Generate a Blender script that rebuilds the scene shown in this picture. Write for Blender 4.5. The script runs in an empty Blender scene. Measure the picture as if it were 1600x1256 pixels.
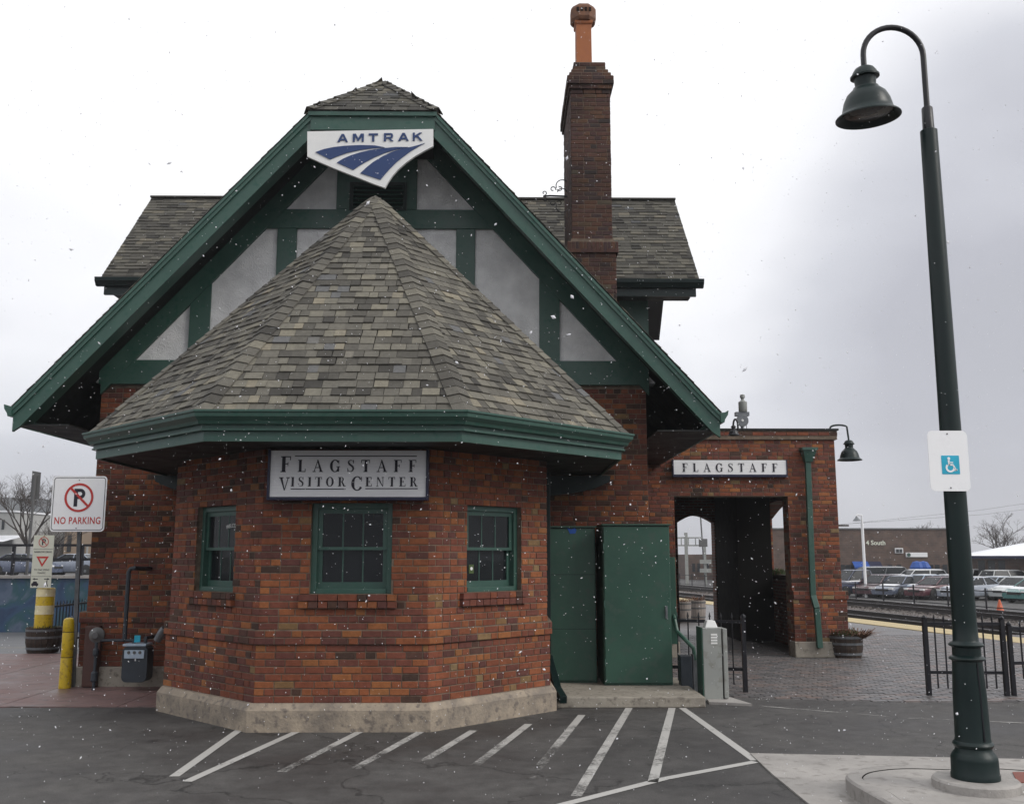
import bpy, math, random
from mathutils import Vector, Matrix
from mathutils.geometry import tessellate_polygon

scene = bpy.context.scene
C = scene.collection
R = math.radians
rng = random.Random(7)

# ------------------------------------------------------------ camera
EYE = 1.8
PITCH = math.atan(240 / 1500)
YAW = 0.0122
cam_d = bpy.data.cameras.new('camera')
cam_d.sensor_width = 36
cam_d.lens = 36 * 1500 / 1600
cam_d.clip_start = 0.05
cam_d.clip_end = 3000
cam = bpy.data.objects.new('camera', cam_d)
cam.location = (0, 0, EYE)
cam.rotation_euler = (math.pi / 2 + PITCH, 0, -YAW)
C.objects.link(cam)
scene.camera = cam

# ------------------------------------------------------------ sky: overcast snow sky over a Nishita base
SUN_EL, SUN_AZ = R(36), R(64)      # soft light from the front right
world = bpy.data.worlds.new('World')
scene.world = world
world.use_nodes = True
wt = world.node_tree
for n in list(wt.nodes):
    wt.nodes.remove(n)
def WN(t, **k):
    n = wt.nodes.new(t)
    for a, b in k.items():
        setattr(n, a, b)
    return n
wl = wt.links.new
wo = WN('ShaderNodeOutputWorld'); bg = WN('ShaderNodeBackground')
bg.inputs['Strength'].default_value = 0.1
sky = WN('ShaderNodeTexSky')
sky.sky_type = 'NISHITA'
sky.sun_disc = False
sky.sun_elevation = SUN_EL
sky.sun_rotation = math.pi - SUN_AZ
tc = WN('ShaderNodeTexCoord'); sep = WN('ShaderNodeSeparateXYZ')
wl(tc.outputs['Generated'], sep.inputs[0])
ramp = WN('ShaderNodeValToRGB')
cr = ramp.color_ramp
cr.elements[0].position = 0.0; cr.elements[0].color = (.046, .0465, .051, 1)
cr.elements[1].position = 1.0; cr.elements[1].color = (.104, .105, .108, 1)
for p, c in ((.10, (.048, .0485, .0535, 1)), (.22, (.062, .063, .068, 1)), (.33, (.088, .0885, .092, 1)), (.46, (.101, .1015, .103, 1))):
    e = cr.elements.new(p); e.color = c
nz = WN('ShaderNodeTexNoise'); nz.inputs['Scale'].default_value = 1.7; nz.inputs['Detail'].default_value = 4; nz.inputs['Roughness'].default_value = .5
mp = WN('ShaderNodeMapping'); mp.inputs['Scale'].default_value = (1, 1, 1.9); mp.inputs['Location'].default_value = (3.3, 0.6, 1.2)
wl(tc.outputs['Generated'], mp.inputs[0]); wl(mp.outputs[0], nz.inputs['Vector'])
mr = WN('ShaderNodeMapRange'); mr.inputs['From Min'].default_value = .36; mr.inputs['From Max'].default_value = .64
mr.inputs['To Min'].default_value = -.10; mr.inputs['To Max'].default_value = .10
wl(nz.outputs[0], mr.inputs[0])
add = WN('ShaderNodeMath', operation='ADD'); wl(sep.outputs[2], add.inputs[0]); wl(mr.outputs[0], add.inputs[1])
# a soft grey cloud bank to the right, brighter cloud to the left of it
dst = WN('ShaderNodeVectorMath', operation='DISTANCE'); dst.inputs[1].default_value = (.60, .98, .47)
wob = WN('ShaderNodeVectorMath', operation='MULTIPLY_ADD'); wob.inputs[1].default_value = (.28, .28, .28)
wl(nz.outputs[1], wob.inputs[0]); wl(tc.outputs['Generated'], wob.inputs[2]); wl(wob.outputs[0], dst.inputs[0])
cb_ = WN('ShaderNodeMapRange'); cb_.interpolation_type = 'SMOOTHSTEP'; cb_.inputs['From Min'].default_value = .05; cb_.inputs['From Max'].default_value = .30; cb_.inputs['To Min'].default_value = -.20; cb_.inputs['To Max'].default_value = .035
wl(dst.outputs['Value'], cb_.inputs[0])
add2 = WN('ShaderNodeMath', operation='ADD'); wl(add.outputs[0], add2.inputs[0]); wl(cb_.outputs[0], add2.inputs[1])
wl(add2.outputs[0], ramp.inputs[0])
sc = WN('ShaderNodeVectorMath', operation='SCALE'); sc.inputs['Scale'].default_value = 100.0
wl(ramp.outputs[0], sc.inputs[0])
mx = WN('ShaderNodeMix', data_type='RGBA'); mx.inputs[0].default_value = .95
wl(sky.outputs[0], mx.inputs[6]); wl(sc.outputs[0], mx.inputs[7])
wl(mx.outputs[2], bg.inputs[0]); wl(bg.outputs[0], wo.inputs[0])

sun_d = bpy.data.lights.new('sun', 'SUN')
sun_d.energy = 1.5
sun_d.angle = R(22)
sun_d.color = (1, .965, .91)
sun = bpy.data.objects.new('sun', sun_d)
sd = Vector((math.sin(SUN_AZ) * math.cos(SUN_EL), -math.cos(SUN_AZ) * math.cos(SUN_EL), math.sin(SUN_EL)))
sun.rotation_euler = sd.to_track_quat('Z', 'Y').to_euler()
sun.location = sd * 40
C.objects.link(sun)
vs = scene.view_settings
scene.display_settings.display_device = 'sRGB'
vs.view_transform = 'Standard'; vs.look = 'None'; vs.exposure = 0.2; vs.gamma = 1; vs.use_curve_mapping = False
scene.cycles.max_bounces = 6
scene.cycles.diffuse_bounces = 3
scene.cycles.glossy_bounces = 3
scene.cycles.transparent_max_bounces = 8
scene.cycles.caustics_reflective = False
scene.cycles.caustics_refractive = False

# ------------------------------------------------------------ measuring helpers (photo pixel 1600x1256 -> point at known depth or height)
def ray(x, y):
    u, v = x - 800, 628 - y
    f, s, c = 1500, math.sin(PITCH), math.cos(PITCH)
    fw, up = f * c - v * s, f * s + v * c
    return (u * math.cos(YAW) + fw * math.sin(YAW), fw * math.cos(YAW) - u * math.sin(YAW), up)
def W(x, y, Y):
    a = ray(x, y); k = Y / a[1]
    return Vector((a[0] * k, Y, EYE + a[2] * k))
def G(x, y, z=0.0):
    a = ray(x, y); k = (z - EYE) / a[2]
    return Vector((a[0] * k, a[1] * k, z))

# ------------------------------------------------------------ materials
def new_mat(name):
    m = bpy.data.materials.new(name); m.use_nodes = True
    nt = m.node_tree
    b = nt.nodes['Principled BSDF']
    return m, nt, b
def pm(name, c1, c2=None, scale=6, rough=.6, bump=0.0, bscale=40, metal=0, spec=.4, detail=5, dirt=None, rvar=.1, stretch=None, coat=0):
    m, nt, b = new_mat(name)
    b.inputs['Metallic'].default_value = metal
    b.inputs['Specular IOR Level'].default_value = spec
    b.inputs['Coat Weight'].default_value = coat
    g = nt.nodes.new('ShaderNodeNewGeometry')
    vec = g.outputs['Position']
    if stretch:
        mpn = nt.nodes.new('ShaderNodeMapping'); mpn.inputs['Scale'].default_value = stretch
        nt.links.new(vec, mpn.inputs[0]); vec = mpn.outputs[0]
    n = nt.nodes.new('ShaderNodeTexNoise'); n.inputs['Scale'].default_value = scale; n.inputs['Detail'].default_value = detail; n.inputs['Roughness'].default_value = .65
    nt.links.new(vec, n.inputs['Vector'])
    r = nt.nodes.new('ShaderNodeValToRGB')
    c2 = c2 or tuple(v * .8 for v in c1)
    r.color_ramp.elements[0].position = .34; r.color_ramp.elements[0].color = (*c2, 1)
    r.color_ramp.elements[1].position = .66; r.color_ramp.elements[1].color = (*c1, 1)
    nt.links.new(n.outputs[0], r.inputs[0])
    out = r.outputs[0]
    if dirt:
        n2 = nt.nodes.new('ShaderNodeTexNoise'); n2.inputs['Scale'].default_value = scale * 4.3; n2.inputs['Detail'].default_value = 6
        nt.links.new(vec, n2.inputs['Vector'])
        r2 = nt.nodes.new('ShaderNodeValToRGB'); r2.color_ramp.elements[0].position = .54; r2.color_ramp.elements[1].position = .68
        nt.links.new(n2.outputs[0], r2.inputs[0])
        mm = nt.nodes.new('ShaderNodeMix'); mm.data_type = 'RGBA'
        nt.links.new(r2.outputs[0], mm.inputs[0]); nt.links.new(out, mm.inputs[6]); mm.inputs[7].default_value = (*dirt, 1)
        out = mm.outputs[2]
    nt.links.new(out, b.inputs['Base Color'])
    mr_ = nt.nodes.new('ShaderNodeMapRange'); mr_.inputs['From Min'].default_value = .3; mr_.inputs['From Max'].default_value = .7
    mr_.inputs['To Min'].default_value = max(0, rough - rvar); mr_.inputs['To Max'].default_value = min(1, rough + rvar)
    nt.links.new(n.outputs[0], mr_.inputs[0]); nt.links.new(mr_.outputs[0], b.inputs['Roughness'])
    if bump:
        n3 = nt.nodes.new('ShaderNodeTexNoise'); n3.inputs['Scale'].default_value = bscale; n3.inputs['Detail'].default_value = 6
        nt.links.new(vec, n3.inputs['Vector'])
        bp = nt.nodes.new('ShaderNodeBump'); bp.inputs['Strength'].default_value = bump; bp.inputs['Distance'].default_value = .01
        nt.links.new(n3.outputs[0], bp.inputs['Height']); nt.links.new(bp.outputs[0], b.inputs['Normal'])
    return m

def tone_mat(name, stops, source, rough=.8, bump=.6, bscale=60, vary=.25, vscale=18, dark=None):
    """colour picked per piece from a 'tone' value; source OBJECT (custom property) or GEOMETRY (face attribute)"""
    m, nt, b = new_mat(name)
    b.inputs['Roughness'].default_value = rough
    b.inputs['Specular IOR Level'].default_value = .3
    a = nt.nodes.new('ShaderNodeAttribute'); a.attribute_type = source; a.attribute_name = 'tone'
    r = nt.nodes.new('ShaderNodeValToRGB')
    els = r.color_ramp.elements
    els[0].position = stops[0][0]; els[0].color = (*stops[0][1], 1)
    els[1].position = stops[-1][0]; els[1].color = (*stops[-1][1], 1)
    for p, c in stops[1:-1]:
        e = els.new(p); e.color = (*c, 1)
    nt.links.new(a.outputs['Fac'], r.inputs[0])
    g = nt.nodes.new('ShaderNodeNewGeometry')
    n = nt.nodes.new('ShaderNodeTexNoise'); n.inputs['Scale'].default_value = vscale; n.inputs['Detail'].default_value = 7; n.inputs['Roughness'].default_value = .7
    nt.links.new(g.outputs['Position'], n.inputs['Vector'])
    mr_ = nt.nodes.new('ShaderNodeMapRange'); mr_.inputs['From Min'].default_value = .3; mr_.inputs['From Max'].default_value = .7
    mr_.inputs['To Min'].default_value = 1 - vary; mr_.inputs['To Max'].default_value = 1 + vary
    nt.links.new(n.outputs[0], mr_.inputs[0])
    s = nt.nodes.new('ShaderNodeVectorMath'); s.operation = 'SCALE'
    nt.links.new(r.outputs[0], s.inputs[0]); nt.links.new(mr_.outputs[0], s.inputs['Scale'])
    out = s.outputs[0]
    if dark:     # broad soot and damp stains over the whole surface
        n4 = nt.nodes.new('ShaderNodeTexNoise'); n4.inputs['Scale'].default_value = 1.3; n4.inputs['Detail'].default_value = 5
        nt.links.new(g.outputs['Position'], n4.inputs['Vector'])
        r4 = nt.nodes.new('ShaderNodeMapRange'); r4.inputs['From Min'].default_value = .4; r4.inputs['From Max'].default_value = .62
        r4.inputs['To Min'].default_value = dark; r4.inputs['To Max'].default_value = 1.05
        nt.links.new(n4.outputs[0], r4.inputs[0])
        s2 = nt.nodes.new('ShaderNodeVectorMath'); s2.operation = 'SCALE'
        nt.links.new(out, s2.inputs[0]); nt.links.new(r4.outputs[0], s2.inputs['Scale']); out = s2.outputs[0]
    nt.links.new(out, b.inputs['Base Color'])
    n3 = nt.nodes.new('ShaderNodeTexNoise'); n3.inputs['Scale'].default_value = bscale; n3.inputs['Detail'].default_value = 6
    nt.links.new(g.outputs['Position'], n3.inputs['Vector'])
    bp = nt.nodes.new('ShaderNodeBump'); bp.inputs['Strength'].default_value = bump; bp.inputs['Distance'].default_value = .006
    nt.links.new(n3.outputs[0], bp.inputs['Height']); nt.links.new(bp.outputs[0], b.inputs['Normal'])
    return m

BRICK = [(0, (.060, .034, .028)), (.12, (.090, .046, .036)), (.26, (.125, .046, .042)), (.40, (.170, .056, .042)),
         (.54, (.220, .066, .038)), (.70, (.270, .088, .040)), (.84, (.320, .118, .045)), (.94, (.220, .125, .060)), (1, (.25, .165, .09))]
BRICK = [(p, (c[0] * .96, c[1] * .97, c[2] * .88)) for p, c in BRICK]
DBRICK = [(p, (.35 * .045 + c[0] * .26, .35 * .03 + c[1] * .32, .35 * .028 + c[2] * .40)) for p, c in BRICK]
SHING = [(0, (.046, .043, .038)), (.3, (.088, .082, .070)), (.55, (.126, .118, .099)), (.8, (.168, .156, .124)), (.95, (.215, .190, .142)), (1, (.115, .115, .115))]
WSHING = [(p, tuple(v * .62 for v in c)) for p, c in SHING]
M = {}
M['brick1'] = tone_mat('brick_piece', BRICK, 'OBJECT', dark=.78)
M['brick'] = tone_mat('brick_courses', BRICK, 'GEOMETRY', dark=.78)
M['dbrick'] = tone_mat('brick_sooty', DBRICK, 'GEOMETRY', dark=.6)
M['shing1'] = tone_mat('shingle_piece', SHING, 'OBJECT', rough=.85, bump=.8, bscale=140, vary=.22, vscale=22)
M['shing'] = tone_mat('shingle_courses', SHING, 'GEOMETRY', rough=.85, bump=.8, bscale=140, vary=.22, vscale=22)
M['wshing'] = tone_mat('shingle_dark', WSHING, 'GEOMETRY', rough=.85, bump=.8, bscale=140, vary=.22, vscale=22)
M['mortar'] = pm('mortar', (.20, .15, .11), (.10, .075, .055), scale=9, rough=.9, bump=.4)
M['green'] = pm('green_paint', (.042, .098, .077), (.030, .078, .061), scale=3, rough=.42, bump=.10, bscale=90, spec=.45, dirt=(.022, .08, .06))
M['door'] = pm('green_door_paint', (.031, .088, .062), (.024, .070, .050), scale=2.2, rough=.40, bump=.12, bscale=9, spec=.4, dirt=(.040, .078, .060))
M['dgreen'] = pm('dark_green_paint', (.003, .0145, .0135), (.002, .010, .010), scale=4, rough=.40, bump=.10, bscale=120, spec=.35)
M['soffit'] = pm('soffit_shade', (.0045, .006, .0055), (.003, .004, .004), scale=3, rough=.6)  # near-black, the deep shade under the eaves put into the colour
M['deck'] = pm('roof_felt', (.03, .03, .03), rough=.9)
M['conc'] = pm('concrete', (.34, .31, .26), (.24, .215, .18), scale=3.5, rough=.85, bump=.5, bscale=45, dirt=(.17, .15, .125))
M['found'] = pm('foundation_concrete', (.38, .315, .24), (.20, .17, .14), scale=3.4, rough=.85, bump=.7, bscale=38, dirt=(.16, .135, .115))
M['lconc'] = pm('pale_concrete', (.36, .34, .32), (.27, .255, .24), scale=2.2, rough=.8, bump=.4, bscale=60, dirt=(.22, .205, .19))
M['pink'] = pm('pink_concrete', (.235, .145, .135), (.17, .108, .102), scale=1.3, rough=.55, bump=.3, bscale=70, dirt=(.13, .09, .085), rvar=.2)
M['white'] = pm('white_paint', (.80, .80, .78), (.74, .74, .73), scale=3, rough=.5)
M['signwhite'] = pm('weathered_sign_white', (.88, .88, .88), (.78, .78, .80), scale=4, rough=.55, stretch=(1, 1, 22), bump=.1, bscale=20)
M['sheet'] = pm('reflective_white_sheet', (.96, .96, .96), (.94, .94, .95), scale=2, rough=.35)
M['cream'] = pm('cream_sheet', (.72, .74, .62), (.66, .68, .57), scale=4, rough=.4)
M['navy'] = pm('navy_paint', (.010, .012, .045), rough=.4)
M['ink'] = pm('ink', (.025, .022, .035), rough=.6)
M['logo'] = pm('logo_blue', (.020, .048, .150), (.017, .042, .135), rough=.4)
M['red'] = pm('sign_red', (.58, .045, .035), (.52, .04, .035), rough=.4)
M['cyan'] = pm('sign_cyan', (.03, .46, .66), rough=.4)
M['black'] = pm('black_iron', (.008, .008, .012), (.005, .005, .008), rough=.4, bump=.1)
M['galv'] = pm('galvanised_steel', (.20, .21, .22), (.14, .15, .16), scale=12, rough=.45, metal=.6)
M['grey'] = pm('grey_enamel', (.30, .31, .29), (.26, .27, .26), scale=2.5, rough=.45, dirt=(.22, .22, .2))
M['meter'] = pm('meter_grey', (.036, .046, .058), (.026, .033, .042), rough=.5)
M['yellow'] = pm('yellow_plastic', (.62, .43, .012), (.50, .34, .012), scale=5, rough=.4, dirt=(.33, .22, .02))
M['band'] = pm('reflector_band', (.88, .80, .50), rough=.3)
M['rubber'] = pm('rubber', (.02, .02, .02), rough=.8)
M['wood'] = pm('barrel_wood', (.060, .038, .026), (.028, .02, .016), scale=14, rough=.7, bump=.5, stretch=(1, 1, .15))
M['greywood'] = pm('pale_barrel_wood', (.32, .28, .25), (.22, .19, .17), scale=14, rough=.7, bump=.5, stretch=(1, 1, .15))
M['soil'] = pm('soil', (.03, .022, .016), rough=1, bump=1)
M['leaf'] = pm('leaf', (.075, .115, .03), (.04, .07, .022), scale=25, rough=.6)
M['straw'] = pm('dry_grass', (.20, .105, .06), (.12, .06, .04), scale=25, rough=.8)
M['bark'] = pm('bark', (.075, .062, .055), (.045, .038, .034), scale=20, rough=.9, bump=.6)
M['twig'] = pm('twig', (.085, .068, .06), (.055, .045, .04), rough=.9)
M['pot'] = pm('terracotta', (.36, .125, .045), (.29, .095, .035), scale=5, rough=.7, bump=.3)
M['potcap'] = pm('terracotta_stained', (.21, .095, .05), (.12, .06, .04), scale=12, rough=.8, bump=.5)
M['darkroom'] = pm('interior_shade', (.008, .0075, .007), rough=.9, spec=.1)  # shade of the porch and bay interiors painted as a near-black surface
M['steel'] = pm('rail_steel', (.05, .042, .04), (.03, .026, .025), scale=20, rough=.5, metal=.4)
M['polish'] = pm('polished_steel', (.42, .42, .43), rough=.25, metal=.9)
M['sleeper'] = pm('sleeper_wood', (.045, .035, .03), rough=.9, bump=.6)
M['strip'] = pm('yellow_strip', (.50, .40, .22), (.42, .33, .17), scale=4, rough=.7, bump=.3, dirt=(.3, .26, .19))
M['snow'] = pm('snow', (.80, .81, .83), (.72, .73, .76), scale=1, rough=.9)
M['flake'] = pm('snowflake', (.93, .93, .95), (.9, .9, .93), rough=.9)
_nt = M['flake'].node_tree; _tr = _nt.nodes.new('ShaderNodeBsdfTranslucent'); _tr.inputs[0].default_value = (.95, .95, .97, 1); _tp = _nt.nodes.new('ShaderNodeBsdfTransparent')
_m1 = _nt.nodes.new('ShaderNodeMixShader'); _m1.inputs[0].default_value = .5; _m2 = _nt.nodes.new('ShaderNodeMixShader'); _m2.inputs[0].default_value = .0
_nt.links.new(_nt.nodes['Principled BSDF'].outputs[0], _m1.inputs[1]); _nt.links.new(_tr.outputs[0], _m1.inputs[2]); _nt.links.new(_m1.outputs[0], _m2.inputs[1]); _nt.links.new(_tp.outputs[0], _m2.inputs[2]); _nt.links.new(_m2.outputs[0], _nt.nodes['Material Output'].inputs[0])
M['orange'] = pm('orange_plastic', (.62, .13, .05), rough=.5)
M['blue'] = pm('blue_fabric', (.015, .085, .36), (.012, .06, .27), rough=.6)
M['lamp_glass'] = pm('lamp_lens', (.09, .085, .08), (.05, .047, .045), rough=.25, spec=.6)
M['brownsteel'] = pm('brown_enamel', (.085, .038, .030), (.062, .028, .024), rough=.5)
M['brass'] = pm('brass', (.42, .26, .07), rough=.3, metal=.9)
def glass_mat(name, tint, see):
    m, nt, b = new_mat(name)
    b.inputs['Base Color'].default_value = (*tint, 1); b.inputs['Roughness'].default_value = .04; b.inputs['Specular IOR Level'].default_value = .46
    t = nt.nodes.new('ShaderNodeBsdfTransparent'); t.inputs[0].default_value = (.75, .8, .8, 1)
    g = nt.nodes.new('ShaderNodeNewGeometry')
    n = nt.nodes.new('ShaderNodeTexNoise'); n.inputs['Scale'].default_value = 2.2; nt.links.new(g.outputs['Position'], n.inputs['Vector'])
    bp = nt.nodes.new('ShaderNodeBump'); bp.inputs['Strength'].default_value = .12; bp.inputs['Distance'].default_value = .03
    nt.links.new(n.outputs[0], bp.inputs['Height']); nt.links.new(bp.outputs[0], b.inputs['Normal'])
    x = nt.nodes.new('ShaderNodeMixShader'); x.inputs[0].default_value = see
    nt.links.new(b.outputs[0], x.inputs[1]); nt.links.new(t.outputs[0], x.inputs[2])
    nt.links.new(x.outputs[0], nt.nodes['Material Output'].inputs[0])
    return m
M['glass'] = glass_mat('window_glass', (.02, .024, .028), .5)
M['carglass'] = pm('car_glass', (.012, .015, .018), rough=.22, spec=.2)
M['car_glass_far'] = M['carglass']

def stucco_mat():
    m, nt, b = new_mat('trowelled_stucco')
    b.inputs['Roughness'].default_value = .85
    g = nt.nodes.new('ShaderNodeNewGeometry')
    n = nt.nodes.new('ShaderNodeTexNoise'); n.inputs['Scale'].default_value = 4; n.inputs['Detail'].default_value = 6
    nt.links.new(g.outputs['Position'], n.inputs['Vector'])
    r = nt.nodes.new('ShaderNodeValToRGB'); r.color_ramp.elements[0].position = .3; r.color_ramp.elements[0].color = (.64, .64, .645, 1)
    r.color_ramp.elements[1].position = .7; r.color_ramp.elements[1].color = (.84, .84, .84, 1)
    nt.links.new(n.outputs[0], r.inputs[0]); nt.links.new(r.outputs[0], b.inputs['Base Color'])
    dn = nt.nodes.new('ShaderNodeTexNoise'); dn.inputs['Scale'].default_value = 3; dn.inputs['Detail'].default_value = 3
    nt.links.new(g.outputs['Position'], dn.inputs['Vector'])
    ad = nt.nodes.new('ShaderNodeVectorMath'); ad.operation = 'MULTIPLY_ADD'; ad.inputs[1].default_value = (.5, .5, .5)
    nt.links.new(dn.outputs[1], ad.inputs[0]); nt.links.new(g.outputs['Position'], ad.inputs[2])
    vo = nt.nodes.new('ShaderNodeTexVoronoi'); vo.feature = 'DISTANCE_TO_EDGE'; vo.inputs['Scale'].default_value = 12
    nt.links.new(ad.outputs[0], vo.inputs['Vector'])
    rr = nt.nodes.new('ShaderNodeMapRange'); rr.inputs['From Min'].default_value = 0; rr.inputs['From Max'].default_value = .09; nt.links.new(vo.outputs[0], rr.inputs[0])
    bp = nt.nodes.new('ShaderNodeBump'); bp.inputs['Strength'].default_value = .5; bp.inputs['Distance'].default_value = .009; bp.invert = True
    nt.links.new(rr.outputs[0], bp.inputs['Height'])
    n5 = nt.nodes.new('ShaderNodeTexNoise'); n5.inputs['Scale'].default_value = 60; nt.links.new(g.outputs['Position'], n5.inputs['Vector'])
    bp2 = nt.nodes.new('ShaderNodeBump'); bp2.inputs['Strength'].default_value = .6; bp2.inputs['Distance'].default_value = .010
    nt.links.new(n5.outputs[0], bp2.inputs['Height']); nt.links.new(bp.outputs[0], bp2.inputs['Normal']); nt.links.new(bp2.outputs[0], b.inputs['Normal'])
    return m
M['stucco'] = stucco_mat()

def asphalt_mat():
    m, nt, b = new_mat('damp_asphalt')
    g = nt.nodes.new('ShaderNodeNewGeometry'); L = nt.links.new
    def noise(s, d=6, ro=.6):
        n = nt.nodes.new('ShaderNodeTexNoise'); n.inputs['Scale'].default_value = s; n.inputs['Detail'].default_value = d; n.inputs['Roughness'].default_value = ro
        L(g.outputs['Position'], n.inputs['Vector']); return n.outputs[0]
    big, fine = noise(.8), noise(110, 3, .8)
    r = nt.nodes.new('ShaderNodeValToRGB'); r.color_ramp.elements[0].position = .36; r.color_ramp.elements[0].color = (.046, .0435, .0425, 1)
    r.color_ramp.elements[1].position = .66; r.color_ramp.elements[1].color = (.080, .076, .073, 1); L(big, r.inputs[0])
    r2 = nt.nodes.new('ShaderNodeMapRange'); r2.inputs['From Min'].default_value = .35; r2.inputs['From Max'].default_value = .68; r2.inputs['To Min'].default_value = .5; r2.inputs['To Max'].default_value = 1.75
    L(fine, r2.inputs[0])
    s = nt.nodes.new('ShaderNodeVectorMath'); s.operation = 'SCALE'; L(r.outputs[0], s.inputs[0]); L(r2.outputs[0], s.inputs['Scale'])
    dn = nt.nodes.new('ShaderNodeTexNoise'); dn.inputs['Scale'].default_value = 2.2; dn.inputs['Detail'].default_value = 7; L(g.outputs['Position'], dn.inputs['Vector'])
    ad = nt.nodes.new('ShaderNodeVectorMath'); ad.operation = 'MULTIPLY_ADD'; ad.inputs[1].default_value = (1.1, 1.1, 0); L(dn.outputs[1], ad.inputs[0]); L(g.outputs['Position'], ad.inputs[2])
    vo = nt.nodes.new('ShaderNodeTexVoronoi'); vo.feature = 'DISTANCE_TO_EDGE'; vo.inputs['Scale'].default_value = .42; L(ad.outputs[0], vo.inputs['Vector'])
    ck = nt.nodes.new('ShaderNodeMapRange'); ck.inputs['From Min'].default_value = .001; ck.inputs['From Max'].default_value = .006; ck.inputs['To Min'].default_value = .45; L(vo.outputs[0], ck.inputs[0])
    mid = noise(5.5, 8, .7); md = nt.nodes.new('ShaderNodeMapRange'); md.inputs['From Min'].default_value = .3; md.inputs['From Max'].default_value = .7; md.inputs['To Min'].default_value = .72; md.inputs['To Max'].default_value = 1.3; L(mid, md.inputs[0])
    mu = nt.nodes.new('ShaderNodeMath'); mu.operation = 'MULTIPLY'; L(ck.outputs[0], mu.inputs[0]); L(md.outputs[0], mu.inputs[1])
    s9 = nt.nodes.new('ShaderNodeVectorMath'); s9.operation = 'SCALE'; L(s.outputs[0], s9.inputs[0]); L(mu.outputs[0], s9.inputs['Scale'])
    L(s9.outputs[0], b.inputs['Base Color'])
    r3 = nt.nodes.new('ShaderNodeMapRange'); r3.inputs['From Min'].default_value = .35; r3.inputs['From Max'].default_value = .65; r3.inputs['To Min'].default_value = .5; r3.inputs['To Max'].default_value = .8
    L(big, r3.inputs[0]); L(r3.outputs[0], b.inputs['Roughness']); b.inputs['Specular IOR Level'].default_value = .32
    bp = nt.nodes.new('ShaderNodeBump'); bp.inputs['Strength'].default_value = .7; bp.inputs['Distance'].default_value = .006; L(fine, bp.inputs['Height']); L(bp.outputs[0], b.inputs['Normal'])
    return m
M['asphalt'] = asphalt_mat()
M['road'] = pm('grey_road', (.14, .14, .145), (.10, .10, .105), scale=1, rough=.5, bump=.2)
def worn_paint():
    m, nt, b = new_mat('worn_line_paint'); L = nt.links.new
    b.inputs['Roughness'].default_value = .7
    g = nt.nodes.new('ShaderNodeNewGeometry')
    a = nt.nodes.new('ShaderNodeAttribute'); a.attribute_name = 'wear'
    n = nt.nodes.new('ShaderNodeTexNoise'); n.inputs['Scale'].default_value = 26; n.inputs['Detail'].default_value = 9; n.inputs['Roughness'].default_value = .75
    L(g.outputs['Position'], n.inputs['Vector'])
    n2 = nt.nodes.new('ShaderNodeTexNoise'); n2.inputs['Scale'].default_value = 3.0; n2.inputs['Detail'].default_value = 3
    L(g.outputs['Position'], n2.inputs['Vector'])
    av = nt.nodes.new('ShaderNodeMath'); av.operation = 'ADD'; L(n.outputs[0], av.inputs[0]); L(n2.outputs[0], av.inputs[1])
    th = nt.nodes.new('ShaderNodeMath'); th.operation = 'ADD'; L(av.outputs[0], th.inputs[0]); L(a.outputs['Fac'], th.inputs[1])
    mr_ = nt.nodes.new('ShaderNodeMapRange'); mr_.inputs['From Min'].default_value = 1.08; mr_.inputs['From Max'].default_value = 1.45
    L(th.outputs[0], mr_.inputs[0])
    b.inputs['Base Color'].default_value = (.41, .40, .38, 1)
    t = nt.nodes.new('ShaderNodeBsdfTransparent'); x = nt.nodes.new('ShaderNodeMixShader')
    L(mr_.outputs[0], x.inputs[0]); L(b.outputs[0], x.inputs[1]); L(t.outputs[0], x.inputs[2]); L(x.outputs[0], nt.nodes['Material Output'].inputs[0])
    return m
M['paint'] = worn_paint()
def brick_tex(name, c1, c2, mortar, scale=1.0, axis='XZ', w=.21, h=.0677, ms=.012, bump=.5):
    m, nt, b = new_mat(name); L = nt.links.new
    b.inputs['Roughness'].default_value = .8
    g = nt.nodes.new('ShaderNodeNewGeometry'); sp = nt.nodes.new('ShaderNodeSeparateXYZ'); cb = nt.nodes.new('ShaderNodeCombineXYZ')
    L(g.outputs['Position'], sp.inputs[0]); L(sp.outputs['XYZ'.index(axis[0])], cb.inputs[0]); L(sp.outputs['XYZ'.index(axis[1])], cb.inputs[1])
    t = nt.nodes.new('ShaderNodeTexBrick'); L(cb.outputs[0], t.inputs['Vector'])
    t.inputs['Scale'].default_value = scale; t.inputs['Brick Width'].default_value = w; t.inputs['Row Height'].default_value = h; t.inputs['Mortar Size'].default_value = ms
    t.inputs['Color1'].default_value = (*c1, 1); t.inputs['Color2'].default_value = (*c2, 1); t.inputs['Mortar'].default_value = (*mortar, 1); t.inputs['Bias'].default_value = 0
    n = nt.nodes.new('ShaderNodeTexNoise'); n.inputs['Scale'].default_value = 1.5; n.inputs['Detail'].default_value = 6; L(g.outputs['Position'], n.inputs['Vector'])
    mr_ = nt.nodes.new('ShaderNodeMapRange'); mr_.inputs['From Min'].default_value = .3; mr_.inputs['From Max'].default_value = .7; mr_.inputs['To Min'].default_value = .65; mr_.inputs['To Max'].default_value = 1.25
    L(n.outputs[0], mr_.inputs[0])
    s = nt.nodes.new('ShaderNodeVectorMath'); s.operation = 'SCALE'; L(t.outputs[0], s.inputs[0]); L(mr_.outputs[0], s.inputs['Scale']); L(s.outputs[0], b.inputs['Base Color'])
    bp = nt.nodes.new('ShaderNodeBump'); bp.inputs['Strength'].default_value = bump; bp.inputs['Distance'].default_value = .008; bp.invert = True
    L(t.outputs['Fac'], bp.inputs['Height']); L(bp.outputs[0], b.inputs['Normal'])
    return m
M['btexY'] = brick_tex('brick_side', (.16, .055, .035), (.085, .04, .03), (.13, .1, .08), axis='YZ')
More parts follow.
